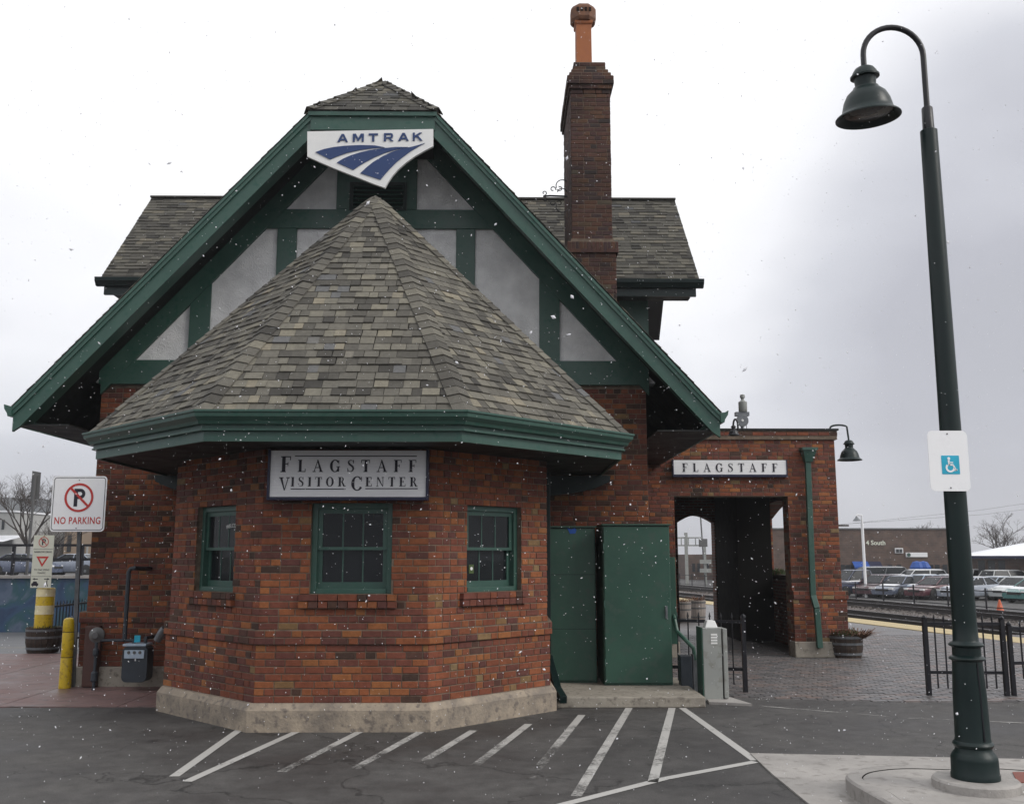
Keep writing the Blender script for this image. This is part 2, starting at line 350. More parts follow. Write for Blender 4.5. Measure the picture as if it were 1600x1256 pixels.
M['btexX'] = brick_tex('brick_back', (.16, .055, .035), (.085, .04, .03), (.13, .1, .08), axis='XZ')
M['farbrick'] = brick_tex('far_brick', (.115, .07, .052), (.085, .053, .042), (.10, .075, .06), axis='XZ', w=.4, h=.2, ms=.02)
M['pavefar'] = brick_tex('paving_far', (.150, .140, .138), (.115, .108, .108), (.05, .045, .045), axis='XY', w=.24, h=.12, ms=.008, bump=.4)
M['pavefar'].node_tree.nodes['Principled BSDF'].inputs['Roughness'].default_value = .42
PAVE = [(0, (.088, .084, .085)), (.4, (.132, .125, .125)), (.75, (.160, .146, .142)), (.94, (.18, .135, .12)), (1, (.12, .12, .125))]
M['pave1'] = tone_mat('paver_piece', PAVE, 'OBJECT', rough=.42, bump=.4, bscale=50)
M['pave'] = tone_mat('paver_field', PAVE, 'GEOMETRY', rough=.42, bump=.4, bscale=50)
def mural_mat():
    m, nt, b = new_mat('painted_mural'); L = nt.links.new; b.inputs['Roughness'].default_value = .5
    g = nt.nodes.new('ShaderNodeNewGeometry')
    n = nt.nodes.new('ShaderNodeTexNoise'); n.inputs['Scale'].default_value = .9; n.inputs['Detail'].default_value = 5; n.inputs['Distortion'].default_value = 1.2
    L(g.outputs['Position'], n.inputs['Vector'])
    r = nt.nodes.new('ShaderNodeValToRGB'); e = r.color_ramp.elements
    e[0].position = .3; e[0].color = (.016, .03, .075, 1); e[1].position = .82; e[1].color = (.34, .36, .33, 1)
    for p, c in ((.45, (.03, .07, .14, 1)), (.55, (.02, .075, .09, 1)), (.64, (.09, .12, .18, 1)), (.72, (.05, .08, .13, 1))):
        q = e.new(p); q.color = c
    L(n.outputs[0], r.inputs[0]); L(r.outputs[0], b.inputs['Base Color'])
    return m
M['mural'] = mural_mat()
M['gravel'] = pm('ballast', (.15, .13, .12), (.07, .06, .055), scale=9, rough=.9, bump=1.0, bscale=25, detail=9)
M['terrain'] = pm('terrain', (.12, .115, .105), (.09, .085, .08), scale=.4, rough=.9, bump=.5, bscale=6)
M['hill'] = pm('wooded_hill', (.075, .08, .085), (.045, .05, .055), scale=.12, rough=1, detail=9)
M['farwhite'] = pm('far_white_wall', (.40, .40, .39), (.33, .33, .32), scale=.6, rough=.8)
M['fartan'] = pm('far_tan_wall', (.33, .25, .18), (.27, .2, .15), scale=.6, rough=.8)
M['fardark'] = pm('far_dark_glass', (.035, .04, .045), rough=.2)
M['dull'] = pm('dull_grey', (.12, .12, .12), rough=.6)

# ------------------------------------------------------------ mesh builder
ORIGIN = {}
def origin(o):
    return ORIGIN.get(o.name, Vector((0, 0, 0))) if o else Vector((0, 0, 0))
class MB:
    def __init__(s): s.v = []; s.f = []; s.t = []; s.w = []
    def add(s, vs_, fs, tone=.5, wear=None):
        b = len(s.v); s.v += [tuple(p) for p in vs_]
        for f in fs:
            s.f.append([b + i for i in f]); s.t.append(tone)
        if wear is not None: s.w += wear
        return s
    def box(s, x0, x1, y0, y1, z0, z1, tone=.5):
        v = [(x0, y0, z0), (x1, y0, z0), (x1, y1, z0), (x0, y1, z0), (x0, y0, z1), (x1, y0, z1), (x1, y1, z1), (x0, y1, z1)]
        return s.add(v, [(0, 3, 2, 1), (4, 5, 6, 7), (0, 1, 5, 4), (1, 2, 6, 5), (2, 3, 7, 6), (3, 0, 4, 7)], tone)
    def obox(s, o, a, b, c, tone=.5):
        """parallelepiped from corner o with edge vectors a, b, c"""
        o, a, b, c = map(Vector, (o, a, b, c))
        if a.cross(b).dot(c) < 0: a, b = b, a
        v = [o, o + a, o + a + b, o + b, o + c, o + a + c, o + a + b + c, o + b + c]
        return s.add(v, [(0, 3, 2, 1), (4, 5, 6, 7), (0, 1, 5, 4), (1, 2, 6, 5), (2, 3, 7, 6), (3, 0, 4, 7)], tone)
    def bar(s, p, q, w, h=None, tone=.5):
        """square bar from p to q"""
        p, q = Vector(p), Vector(q); d = (q - p); h = h or w
        up = Vector((0, 0, 1)) if abs(d.normalized().z) < .9 else Vector((0, 1, 0))
        a = d.cross(up).normalized() * w; b = a.cross(d).normalized() * h
        return s.obox(p - a / 2 - b / 2, d, a, b, tone)
    def tube(s, pts, r, n=8, cap=True, tone=.5):
        pts = [Vector(p) for p in pts]; m_ = len(pts)
        rs = r if isinstance(r, (list, tuple)) else [r] * m_
        base = len(s.v); prev = None
        for i, p in enumerate(pts):
            d = (pts[min(i + 1, m_ - 1)] - pts[max(i - 1, 0)]).normalized()
            if prev is None:
                a = d.cross(Vector((0, 0, 1)) if abs(d.z) < .9 else Vector((0, 1, 0))).normalized()
            else:
                a = (prev - d * prev.dot(d)).normalized()
            prev = a; b = d.cross(a)
            for k in range(n):
                t = 2 * math.pi * k / n
                s.v.append(tuple(p + (a * math.cos(t) + b * math.sin(t)) * rs[i]))
        for i in range(m_ - 1):
            for k in range(n):
                s.f.append([base + i * n + k, base + i * n + (k + 1) % n, base + (i + 1) * n + (k + 1) % n, base + (i + 1) * n + k]); s.t.append(tone)
        if cap:
            s.f.append([base + k for k in range(n)][::-1]); s.t.append(tone)
            s.f.append([base + (m_ - 1) * n + k for k in range(n)]); s.t.append(tone)
        return s
    def lathe(s, prof, c=(0, 0, 0), n=24, tone=.5, axis=None):
        c = Vector(c); base = len(s.v)
        if axis is None: A, B, D = Vector((1, 0, 0)), Vector((0, 1, 0)), Vector((0, 0, 1))
        else:
            D = Vector(axis).normalized(); A = D.cross(Vector((0, 0, 1)) if abs(D.z) < .9 else Vector((0, 1, 0))).normalized(); B = D.cross(A)
        for r, z in prof:
            for k in range(n):
                t = 2 * math.pi * k / n
                s.v.append(tuple(c + (A * math.cos(t) + B * math.sin(t)) * r + D * z))
        for i in range(len(prof) - 1):
            for k in range(n):
                s.f.append([base + i * n + k, base + i * n + (k + 1) % n, base + (i + 1) * n + (k + 1) % n, base + (i + 1) * n + k]); s.t.append(tone)
        s.f.append([base + k for k in range(n)][::-1]); s.t.append(tone)
        s.f.append([base + (len(prof) - 1) * n + k for k in range(n)]); s.t.append(tone)
        return s
    def poly(s, pts, ext, tone=.5, holes=()):
        """planar polygon (list of 3D points) extruded by vector ext"""
        rings = [[Vector(p) for p in pts]] + [[Vector(p) for p in h] for h in holes]
        tri = tessellate_polygon(rings); ext = Vector(ext)
        flat = [p for r_ in rings for p in r_]; base = len(s.v); n = len(flat)
        s.v += [tuple(p) for p in flat] + [tuple(p + ext) for p in flat]
        nrm = Vector((0, 0, 0))
        for a, b, c in tri: nrm += (flat[b] - flat[a]).cross(flat[c] - flat[a]); break
        for t_ in tri:
            a, b, c = t_
            nn = (flat[b] - flat[a]).cross(flat[c] - flat[a])
            if nn.dot(ext) > 0: a, b = b, a
            s.f.append([base + a, base + b, base + c]); s.t.append(tone)
            s.f.append([base + n + b, base + n + a, base + n + c]); s.t.append(tone)
        o = 0
        for r_ in rings:
            k = len(r_)
            for i in range(k):
                s.f.append([base + o + i, base + o + (i + 1) % k, base + n + o + (i + 1) % k, base + n + o + i]); s.t.append(tone)
            o += k
        return s
    def mesh(s, name, off=Vector((0, 0, 0)), smooth=False):
        me = bpy.data.meshes.new(name)
        me.from_pydata([(x - off.x, y - off.y, z - off.z) for x, y, z in s.v], [], s.f)
        at = me.attributes.new('tone', 'FLOAT', 'FACE'); at.data.foreach_set('value', s.t)
        if s.w:
            aw = me.attributes.new('wear', 'FLOAT', 'POINT'); aw.data.foreach_set('value', s.w)
        if smooth:
            me.polygons.foreach_set('use_smooth', [True] * len(me.polygons))
            try: me.set_sharp_from_angle(angle=R(38))
            except Exception: pass
        me.update()
        return me
    def build(s, name, mat, parent=None, smooth=False, bevel=0):
        me = s.mesh(name, origin(parent), smooth)
        me.materials.append(M[mat] if isinstance(mat, str) else mat)
        o = bpy.data.objects.new(name, me); C.objects.link(o)
        if parent:
            o.parent = parent; ORIGIN[o.name] = origin(parent)
        if bevel:
            b = o.modifiers.new('bevel', 'BEVEL'); b.width = bevel; b.segments = 2; b.limit_method = 'ANGLE'; b.angle_limit = R(40)
        return o
def thing(name, label, cat, loc=(0, 0, 0), group=None):
    o = bpy.data.objects.new(name, None); C.objects.link(o)
    o.location = loc; ORIGIN[o.name] = Vector(loc); o.empty_display_size = .2
    o['label'] = label; o['category'] = cat
    if group: o['group'] = group
    return o
def tag(o, label, cat, group=None):
    o['label'] = label; o['category'] = cat
    if group: o['group'] = group
    return o
def kind(o, k): o['kind'] = k; return o
def dup(root, loc, rot=None, label=None, group=None, scale=None):
    r = root.copy(); C.objects.link(r); r.location = loc
    if rot is not None: r.rotation_euler = (0, 0, rot)
    if label: r['label'] = label
    if group: r['group'] = group
    if scale: r.scale = scale
    for ch in list(root.children):
        c = ch.copy(); C.objects.link(c); c.parent = r
        for g in list(ch.children):
            d = g.copy(); C.objects.link(d); d.parent = c
    return r
def placed(mesh, name, parent, mtx, tone=None):
    """a piece that shares its mesh, set by a world matrix under an unrotated parent"""
    o = bpy.data.objects.new(name, mesh); C.objects.link(o)
    o.parent = parent; off = origin(parent)
    m = mtx.copy(); m.translation = m.translation - off
    o.matrix_local = m
    if tone is not None: o['tone'] = tone
    return o

# ============================================================ GROUND
def sheet(name, pts, z0, z1, mat, parent=None):
    m = MB(); m.poly([(x, y, z1) for x, y in pts], (0, 0, z0 - z1))
    return m.build(name, mat, parent)
TD = Vector((-.182, .983, 0)).normalized()     # direction of the railway
TNv = Vector((TD.y, -TD.x, 0))                 # away from the depot, across the tracks
TP = Vector((10.2, 28.9, 0))                   # a point on the platform edge
def trk(s, l, z=0.0):
    p = TP + TD * s + TNv * l
    return Vector((p.x, p.y, z))
# terrain: one sheet to the horizon, falling gently beyond the tracks
def terr_z(x, y):
    l = (Vector((x, y, 0)) - TP).dot(TNv)
    if l > 0: return -.30 - min(1, max(0, (l - 3) / 22)) * .85
    if y > 24: return -.30 - min(1, (y - 24) / 14) * .25
    return -.30
tm = MB(); gx = [-900, -300, -120, -60, -30] + list(range(-20, 41, 4)) + [46, 55, 70, 90, 130, 300, 900]; gy = [-40, -10] + list(range(0, 81, 4)) + [100, 140, 300, 700, 1500]
tv = [(x, y, terr_z(x, y)) for y in gy for x in gx]
nx = len(gx)
tm.add(tv, [(j * nx + i, j * nx + i + 1, (j + 1) * nx + i + 1, (j + 1) * nx + i) for j in range(len(gy) - 1) for i in range(nx - 1)])
kind(tm.build('ground', 'terrain'), 'structure')
# asphalt drive
kind(sheet('asphalt_drive', [(-16, -6), (16, -6), (22, 12.3), (5.0, 12.3), (2.5, 12.9), (-2, 13), (-3.9, 12.05), (-16, 12.05)], -.25, 0, 'asphalt'), 'structure')
# pink pavement on the left: slabs with open joints
pav = MB(); pav.box(-13, -3.6, 12.05, 18.4, -.25, -.012)
pavement = kind(pav.build('pavement', 'mortar'), 'structure')
xs = [-13, -11.2, -9.4, -7.6, -6.05, -4.6, -3.6]; ys = [12.05, 13.6, 15.2, 16.8, 18.4]
for i in range(len(xs) - 1):
    for j in range(len(ys) - 1):
        if ys[j] > 13.6 and xs[i] > -5.9: continue
        m = MB(); g_ = .006; sk = .25
        x0, x1, y0, y1 = xs[i] + g_, xs[i + 1] - g_, ys[j] + (g_ if j else 0), ys[j + 1] - g_
        m.poly([(x0 + sk * (y0 - 12) * .0, y0, .012), (x1, y0, .012), (x1, y1, .012), (x0, y1, .012)], (0, 0, -.1))
        m.build('paving_slab', 'pink', pavement)
# grey service road on the far left going down to the mural wall
m = MB(); m.add([(-40, 18.41, -.004), (-5.9, 18.41, -.004), (-5.9, 28.2, -.35), (-40, 28.2, -.35), (-40, 12.05, -.004), (-13.01, 12.05, -.004), (-13.01, 18.41, -.004)], [(0, 1, 2, 3), (4, 5, 6, 0)])
kind(m.build('service_road', 'road'), 'structure')
m = MB(); m.add([(-14.5, 20.5, -.078), (-9.6, 20.5, -.078), (-9.6, 20.62, -.082), (-14.5, 20.62, -.082)], [(0, 1, 2, 3)]); m.w = [0] * 4
kind(m.build('road_line', 'strip'), 'structure')
# brick paved plaza
plz = [(2.2, 12.9), (5.0, 12.31), (22, 12.31), (22, 14)] + [tuple(trk(s, -.95)[:2]) for s in (-14, 70)] + [(-5, 98), (2.2, 60)]
pz = MB(); pz.poly([(x, y, -.006) for x, y in plz], (0, 0, -.24))
plaza = kind(pz.build('plaza', 'pavefar'), 'structure')
paver_meshes = {}
def paver_mesh(w, l):
    k = (w, l)
    if k not in paver_meshes:
        m = MB(); b = .004; h = .008
        m.add([(-w, -l, -.02), (w, -l, -.02), (w, l, -.02), (-w, l, -.02), (-w + b, -l + b, h), (w - b, -l + b, h), (w - b, l - b, h), (-w + b, l - b, h)],
              [(4, 5, 6, 7), (0, 1, 5, 4), (1, 2, 6, 5), (2, 3, 7, 6), (3, 0, 4, 7)])
        me = m.mesh('paver'); me.materials.append(M['pave1']); paver_meshes[k] = me
    return paver_meshes[k]
cand = []
step = .205
for i in range(0, 110):
    for j in range(0, 112):
        x = 2.5 + i * step / 2 * 2; y = 12.42 + j * .1025
        x += (j % 2) * step / 2
        if x > 16 or y > 22.5: continue
        if y < 13.0 and x < 5.0 - (y - 12.31) * 4: continue
        if x < 6.6 and 17.45 < y < 23.5 and not (3.2 < x < 5.3): continue
        if x < 2.85 and y < 14.1: continue
        a = ((x / y) - YAW) * 1519 + 800
        if a > 1680: continue
        cand.append((x, y, a))
vis = [c for c in cand if (c[2] > 1100) and c[1] < 16.2]
vis.sort(key=lambda c: c[1])
single = set((c[0], c[1]) for c in vis[:300])
pm_ = MB()
for x, y, a in cand:
    t = rng.random(); dz = rng.uniform(-.004, .003)
    if (x, y) in single:
        placed(paver_mesh(.0985, .048), 'paver', plaza, Matrix.Translation((x, y, dz)), t)
    else:
        w, l, b = .0985, .048, .004; h = .008 + dz
        pm_.add([(x - w, y - l, -.01), (x + w, y - l, -.01), (x + w, y + l, -.01), (x - w, y + l, -.01), (x - w + b, y - l + b, h), (x + w - b, y - l + b, h), (x + w - b, y + l - b, h), (x - w + b, y + l - b, h)],
                [(4, 5, 6, 7), (0, 1, 5, 4), (1, 2, 6, 5), (2, 3, 7, 6), (3, 0, 4, 7)], t)
kind(pm_.build('paver_field', 'pave', plaza), 'stuff')
# tactile strip and platform kerb along the tracks
m = MB(); a, b, c, d = trk(-14, -.93), trk(70, -.93), trk(70, 0), trk(-14, 0); m.poly([(p.x, p.y, .012) for p in (a, b, c, d)], (0, 0, -.30))
kind(m.build('platform_edge_strip', 'strip'), 'structure')
# ballast bed
m = MB(); n_ = 60
bw = [0.02, .6, 2.6, 4.2, 5.6, 7.4, 9.2, 10.6]; bz = [-.30, -.24, -.22, -.30, -.30, -.26, -.28, -.62]
pv = []
for i in range(n_ + 1):
    s_ = -22 + i * 150 / n_
    for l_, z_ in zip(bw, bz): pv.append(tuple(trk(s_, l_, z_ + rng.uniform(-.02, .02) + .02)))
k_ = len(bw)
m.add(pv, [(i * k_ + j, i * k_ + j + 1, (i + 1) * k_ + j + 1, (i + 1) * k_ + j) for i in range(n_) for j in range(k_ - 1)])
kind(m.build('ballast_bed', 'gravel'), 'structure')
m = MB()
for i in range(9000):
    l_ = rng.uniform(.1, 9.6); s_ = rng.uniform(-16, 26) ; z_ = -.24 if l_ < 9 else -.3
    p = trk(s_, l_, z_); r_ = rng.uniform(.025, .06)
    a_ = rng.random() * 6.28
    v_ = [p + Vector((math.cos(a_ + q) * r_, math.sin(a_ + q) * r_ * .8, rng.uniform(0, .01))) for q in (0, 1.6, 3.1, 4.7)] + [p + Vector((0, 0, r_ * .8))]
    m.add(v_, [(0, 1, 4), (1, 2, 4), (2, 3, 4), (3, 0, 4)])
kind(m.build('ballast_stones', 'gravel'), 'stuff')
# railway tracks
def railway(l0, label, zb):
    t = thing('railway_track', label, 'railway track', tuple(trk(0, l0, zb)), 'railway tracks past the depot')
    for g in (0, 1.44):
        m = MB(); p, q = trk(-22, l0 + g, zb), trk(125, l0 + g, zb); w = TNv
        pr = [(-.07, 0), (-.07, .02), (-.012, .04), (-.012, .12), (-.036, .13), (-.036, .165), (.036, .165), (.036, .13), (.012, .12), (.012, .04), (.07, .02), (.07, 0)]
        n = len(pr)
        m.add([p + w * a_ + Vector((0, 0, b_)) for a_, b_ in pr] + [q + w * a_ + Vector((0, 0, b_)) for a_, b_ in pr], [(i, (i + 1) % n, n + (i + 1) % n, n + i) for i in range(n)])
        r_ = m.build('rail', 'steel', t)
        m = MB(); m.obox(p + w * -.022 + Vector((0, 0, .1655)), q - p, w * .044, (0, 0, .002)); m.build('running_surface', 'polish', r_)
    sm = MB(); sm.box(-1.25, 1.25, -.11, .11, -.12, 0); me = sm.mesh('sleeper'); me.materials.append(M['sleeper'])
    rot = Matrix.Rotation(math.atan2(TNv.y, TNv.x), 4, 'Z')
    for i in range(120):
        p = trk(-20 + i * .62, l0 + .72, zb)
        placed(me, 'sleeper', t, Matrix.Translation(p) @ rot)
    return t
railway(1.3, 'nearer railway track, dark rails running just past the yellow platform edge', -.20)
railway(6.5, 'farther railway track, rails in front of the car park fence', -.24)

# painted hatching
def stripe(p, q, w0, w1, wear0, wear1, parent):
    a, b = G(*p), G(*q); d = (b - a).normalized(); nn = Vector((-d.y, d.x, 0)); m = MB(); n = 10; v = []; wr = []
    for i in range(n + 1):
        t = i / n; c = a.lerp(b, t); w = w0 + (w1 - w0) * t
        for s_ in (-1, 1):
            v.append((c.x + nn.x * w / 2 * s_, c.y + nn.y * w / 2 * s_, .004)); wr.append(wear0 + (wear1 - wear0) * t)
    m.add(v, [(2 * i, 2 * i + 1, 2 * i + 3, 2 * i + 2) for i in range(n)], .5, wr)
    return kind(m.build('painted_line', 'paint', parent), 'structure')
for p, q, a, b in [((380, 1136), (272, 1213), -.1, .0), ((477, 1137), (292, 1221), -.12, -.02), ((570, 1139), (440, 1206), .02, .40), ((661, 1141), (552, 1202), -.02, .36),
                   ((740, 1141), (660, 1190), .0, .34), ((826, 1131), (742, 1196), -.05, .36), ((909, 1117), (828, 1216), -.05, .5), ((983, 1106), (900, 1244), .0, .24),
                   ((1050, 1106), (1020, 1222), .0, .12), ((1066, 1106), (1180, 1188), -.05, -.02), ((1180, 1190), (1040, 1216), -.1, -.1), ((1040, 1216), (860, 1262), -.1, .06)]:
    stripe(p, q, .085, .085, a, b, None)
stripe((1190, 1103), (1420, 1122), .04, .03, .22, .40, None); stripe((1420, 1122), (1640, 1131), .03, .04, .38, .22, None)
# concrete apron, raised island and kerb at the lower right
ap = [G(1172, 1178), G(1640, 1188), G(1700, 1330), G(1310, 1290), G(1262, 1256), G(1206, 1210)]
m = MB(); m.poly([(p.x, p.y, .012) for p in ap], (0, 0, -.1)); kind(m.build('concrete_apron', 'lconc'), 'structure')
cpt = G(1490, 1236, .13)
isl = []
ctrl = [(1322, 1208), (1345, 1199), (1400, 1194), (1480, 1196), (1640, 1205), (1720, 1300), (1600, 1330), (1480, 1300), (1405, 1262), (1350, 1232), (1326, 1217)]
isl = [G(x, y, .13) for x, y in ctrl]
def smooth_ring(r_, n=5):
    o = []; k = len(r_)
    for i in range(k):
        p0, p1, p2, p3 = r_[i - 1], r_[i], r_[(i + 1) % k], r_[(i + 2) % k]
        for j in range(n):
            t = j / n
            o.append(.5 * ((2 * p1) + (p2 - p0) * t + (2 * p0 - 5 * p1 + 4 * p2 - p3) * t * t + (3 * p1 - p0 - 3 * p2 + p3) * t ** 3))
    return o
ring = smooth_ring(isl); cen = sum(ring, Vector()) / len(ring)
m = MB(); n = len(ring)
inn = [p + (cen - p).normalized() * .14 for p in ring]; inn2 = [p + (cen - p).normalized() * .02 for p in ring]
v = [(p.x, p.y, .0) for p in ring] + [(p.x, p.y, .115) for p in ring] + [(p.x, p.y, .13) for p in inn2] + [(p.x, p.y, .13) for p in inn]
m.add(v, [(a * n + i, a * n + (i + 1) % n, (a + 1) * n + (i + 1) % n, (a + 1) * n + i) for a in range(3) for i in range(n)])
kb = kind(m.build('island_kerb', 'lconc', smooth=True), 'structure')
m = MB(); m.poly([(p.x, p.y, .126) for p in [p + (cen - p).normalized() * .15 for p in ring]], (0, 0, -.1)); kind(m.build('island_pavement', 'lconc'), 'structure')
m = MB(); q = [G(1582, 1206, .13), G(1660, 1206, .13), G(1660, 1222, .13), G(1590, 1222, .13)]; m.poly([(p.x, p.y, .133) for p in q], (0, 0, -.02))
dome = kind(m.build('tactile_paving', 'red'), 'structure'); dome.data.materials[0] = pm('brick_red_tactile', (.22, .07, .05), rough=.7)

# ============================================================ THE DEPOT BUILDING
XC, YG = -1.82, 13.9                       # gable axis and gable wall plane
BX, BY = -1.67, 12.65                      # centre of the bay octagon
T8 = math.tan(math.pi / 8)
CO = .0745
depot = thing('depot_building', 'large red brick depot with half timbered gable and octagonal bay', 'building', (XC, YG, 0))
def octp(r, z, yb=YG - .02):
    t = r * T8
    el, er = ((.15, .07) if r < 2.24 else (.08, .04)) if r < 2.5 else (0, 0)        # the slanted wall facets run a little longer than the front one
    return [Vector(p) for p in ((BX - r - el, yb, z), (BX - r - el, BY - t + el, z), (BX - t, BY - r, z), (BX + t, BY - r, z), (BX + r + er, BY - t + er, z), (BX + r + er, yb, z))]
def frame(p0, p1):
    p0, p1 = Vector((p0[0], p0[1], 0)), Vector((p1[0], p1[1], 0)); d = (p1 - p0); L = d.length; d.normalize(); n = Vector((d.y, -d.x, 0))
    return p0, d, n, L
def core(p0, p1, z0, z1, th=.3, holes=(), top=None):
    o, d, n, L = frame(p0, p1); o = o - n * .007
    P = lambda u, z: o + d * u + Vector((0, 0, z))
    m = MB(); m.poly([P(0, z0), P(L, z0), P(L, z1), P(0, z1)], -n * (th - .007), holes=[[P(a, c), P(b, c), P(b, e), P(a, e)] for a, b, c, e in holes])
    return m
def mesh_single(cache, key, L, h, mat, depth=.03, bev=.0045):
    if key not in cache:
        m = MB(); b = bev
        m.add([(0, 0, 0), (L, 0, 0), (L, 0, h), (0, 0, h), (b, -depth, b), (L - b, -depth, b), (L - b, -depth, h - b), (b, -depth, h - b),
               (0, -depth + b, 0), (L, -depth + b, 0), (L, -depth + b, h), (0, -depth + b, h)],
              [(4, 5, 6, 7), (8, 9, 5, 4), (9, 10, 6, 5), (10, 11, 7, 6), (11, 8, 4, 7), (0, 1, 9, 8), (1, 2, 10, 9), (2, 3, 11, 10), (3, 0, 8, 11)])
        me = m.mesh('brick'); me.materials.append(M[mat]); cache[key] = me
    return cache[key]
BCACHE = {}; NS = [0]
def lay(p0, p1, z0, rows, mass, seed, holes=(), single=None, parent=None, head=.5, hh=CO, dark=0.0, limit=300, lens=(.2, .0975)):
    """courses of bricks on the line p0-p1; every brick is a block of its own"""
    r = random.Random(seed); o, d, n, L = frame(p0, p1); J = .0105
    ang = Matrix.Rotation(math.atan2(d.y, d.x), 4, 'Z')
    for k in range(rows):
        z = z0 + k * hh; h = hh - J; u = .003; first = True
        while u < L - .01:
            ln = (lens[0] if r.random() > .35 else lens[0] * .83) if r.random() > head else lens[1]
            if first: ln = lens[k % 2]; first = False
            e = min(u + ln, L - .003)
            if L - .003 - e < .05: e = L - .003
            segs = [(u, e)]
            for a, b, c, dd in holes:
                if z + h > c + .004 and z < dd - .004:
                    ns = []
                    for s0, s1 in segs:
                        if s1 <= a or s0 >= b: ns.append((s0, s1)); continue
                        if s0 < a - .015: ns.append((s0, a))
                        if s1 > b + .015: ns.append((b, s1))
                    segs = ns
            for s0, s1 in segs:
                if s1 - s0 < .014: continue
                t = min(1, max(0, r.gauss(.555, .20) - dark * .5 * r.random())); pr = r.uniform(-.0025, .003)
                if single and NS[0] < limit and single(s0, z):
                    me = mesh_single(BCACHE, (round(s1 - s0, 3), round(h, 3)), round(s1 - s0, 3), h, 'brick1')
                    q = o + d * s0 + Vector((0, 0, z)) + n * (pr - .0)
                    tilt = Matrix.Rotation(r.uniform(-.006, .006), 4, 'Y')
                    placed(me, 'brick', parent, Matrix.Translation(q + n * 0) @ ang @ tilt, t); NS[0] += 1
                    # face plane: brick meshes reach .03 outward, so seat them .03 in
                    ob = parent.children[-1] if False else None
                else:
                    b = .0045; A = o + d * s0 - n * .03 + Vector((0, 0, z)); w = d * (s1 - s0); Z = Vector((0, 0, h)); N = n * (.03 + pr)
                    N1 = n * (.03 + pr - b)
                    v = [A, A + w, A + w + Z, A + Z, A + N1, A + w + N1, A + w + Z + N1, A + Z + N1,
                         A + N + d * b + Vector((0, 0, b)), A + N + w - d * b + Vector((0, 0, b)), A + N + w + Z - d * b - Vector((0, 0, b)), A + N + Z + d * b - Vector((0, 0, b))]
                    mass.add(v, [(8, 9, 10, 11), (4, 5, 9, 8), (5, 6, 10, 9), (6, 7, 11, 10), (7, 4, 8, 11), (0, 1, 5, 4), (1, 2, 6, 5), (2, 3, 7, 6), (3, 0, 4, 7)], t)
            u = e + J
# the single brick meshes extend from y=0 to y=-depth; shift so that their face is flush
def seat(me, depth=.03):
    for v_ in me.vertices: v_.co.y += depth
# ---- bay walls
fnd = MB(); rg = [octp(2.30, 0), octp(2.30, .215), octp(2.25, .28), octp(2.10, .28)]
for r_ in rg: fnd.v += [tuple(p) for p in r_]
for a in range(3):
    for i in range(5): fnd.f.append([a * 6 + i, a * 6 + i + 1, (a + 1) * 6 + i + 1, (a + 1) * 6 + i]); fnd.t.append(.5)
found = fnd.build('foundation', 'found', depot)
for q_ in ((-5.93, -3.95, YG - .10, YG + .2), (.6, 2.24, YG - .10, YG + .2), (5.28, 6.34, 17.58, 17.9), (2.26, 3.22, 17.6, 17.9)):
    m = MB(); m.box(*q_, 0, .28); m.build('foundation', 'conc', depot, bevel=.015)
levels = [(2.20, .28, 8), (2.225, .28 + 8 * CO, 2), (2.17, .28 + 10 * CO, 26)]
WZ0, WZ1 = .28 + 15 * CO, .28 + 28 * CO
win_u = {1: (.56, 1.44), 2: (.526, 1.402), 3: (.57, 1.45)}
bw_core = MB(); bmass = MB()
def merge(dst, src):
    b = len(dst.v); dst.v += src.v
    for f, t in zip(src.f, src.t): dst.f.append([b + i for i in f]); dst.t.append(t)
baywall = MB()
for li, (r_, z0, rows) in enumerate(levels):
    P = octp(r_, 0)
    for fi in range(5):
        hs = [(win_u[fi][0], win_u[fi][1], WZ0, WZ1)] if (li == 2 and fi in win_u) else []
        merge(baywall, core(P[fi], P[fi + 1], z0, z0 + rows * CO, .26, hs))
bay = baywall.build('bay_wall', 'mortar', depot)
for li, (r_, z0, rows) in enumerate(levels):
    P = octp(r_, 0)
    for fi in (2, 3, 1, 0, 4):
        hs = [(win_u[fi][0] - .0, win_u[fi][1] + .0, WZ0, WZ1)] if (li == 2 and fi in win_u) else []
        if li == 2 and fi in win_u: hs.append((win_u[fi][0] - .1, win_u[fi][1] + .07, WZ0 - 2 * CO, WZ0))
        sg = (lambda u, z: z < 2.42) if fi == 2 else None
        lay(P[fi], P[fi + 1], z0, rows, bmass, 100 + li * 10 + fi, hs, sg, bay, head=(.35, .35, .38, .62, .4)[fi], dark=(.7, .6, .15, 0, .3)[fi])  # left facets get darker tones, part brick colour, part painted shade
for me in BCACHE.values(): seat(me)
kind(bmass.build('brickwork', 'brick', bay), 'stuff')
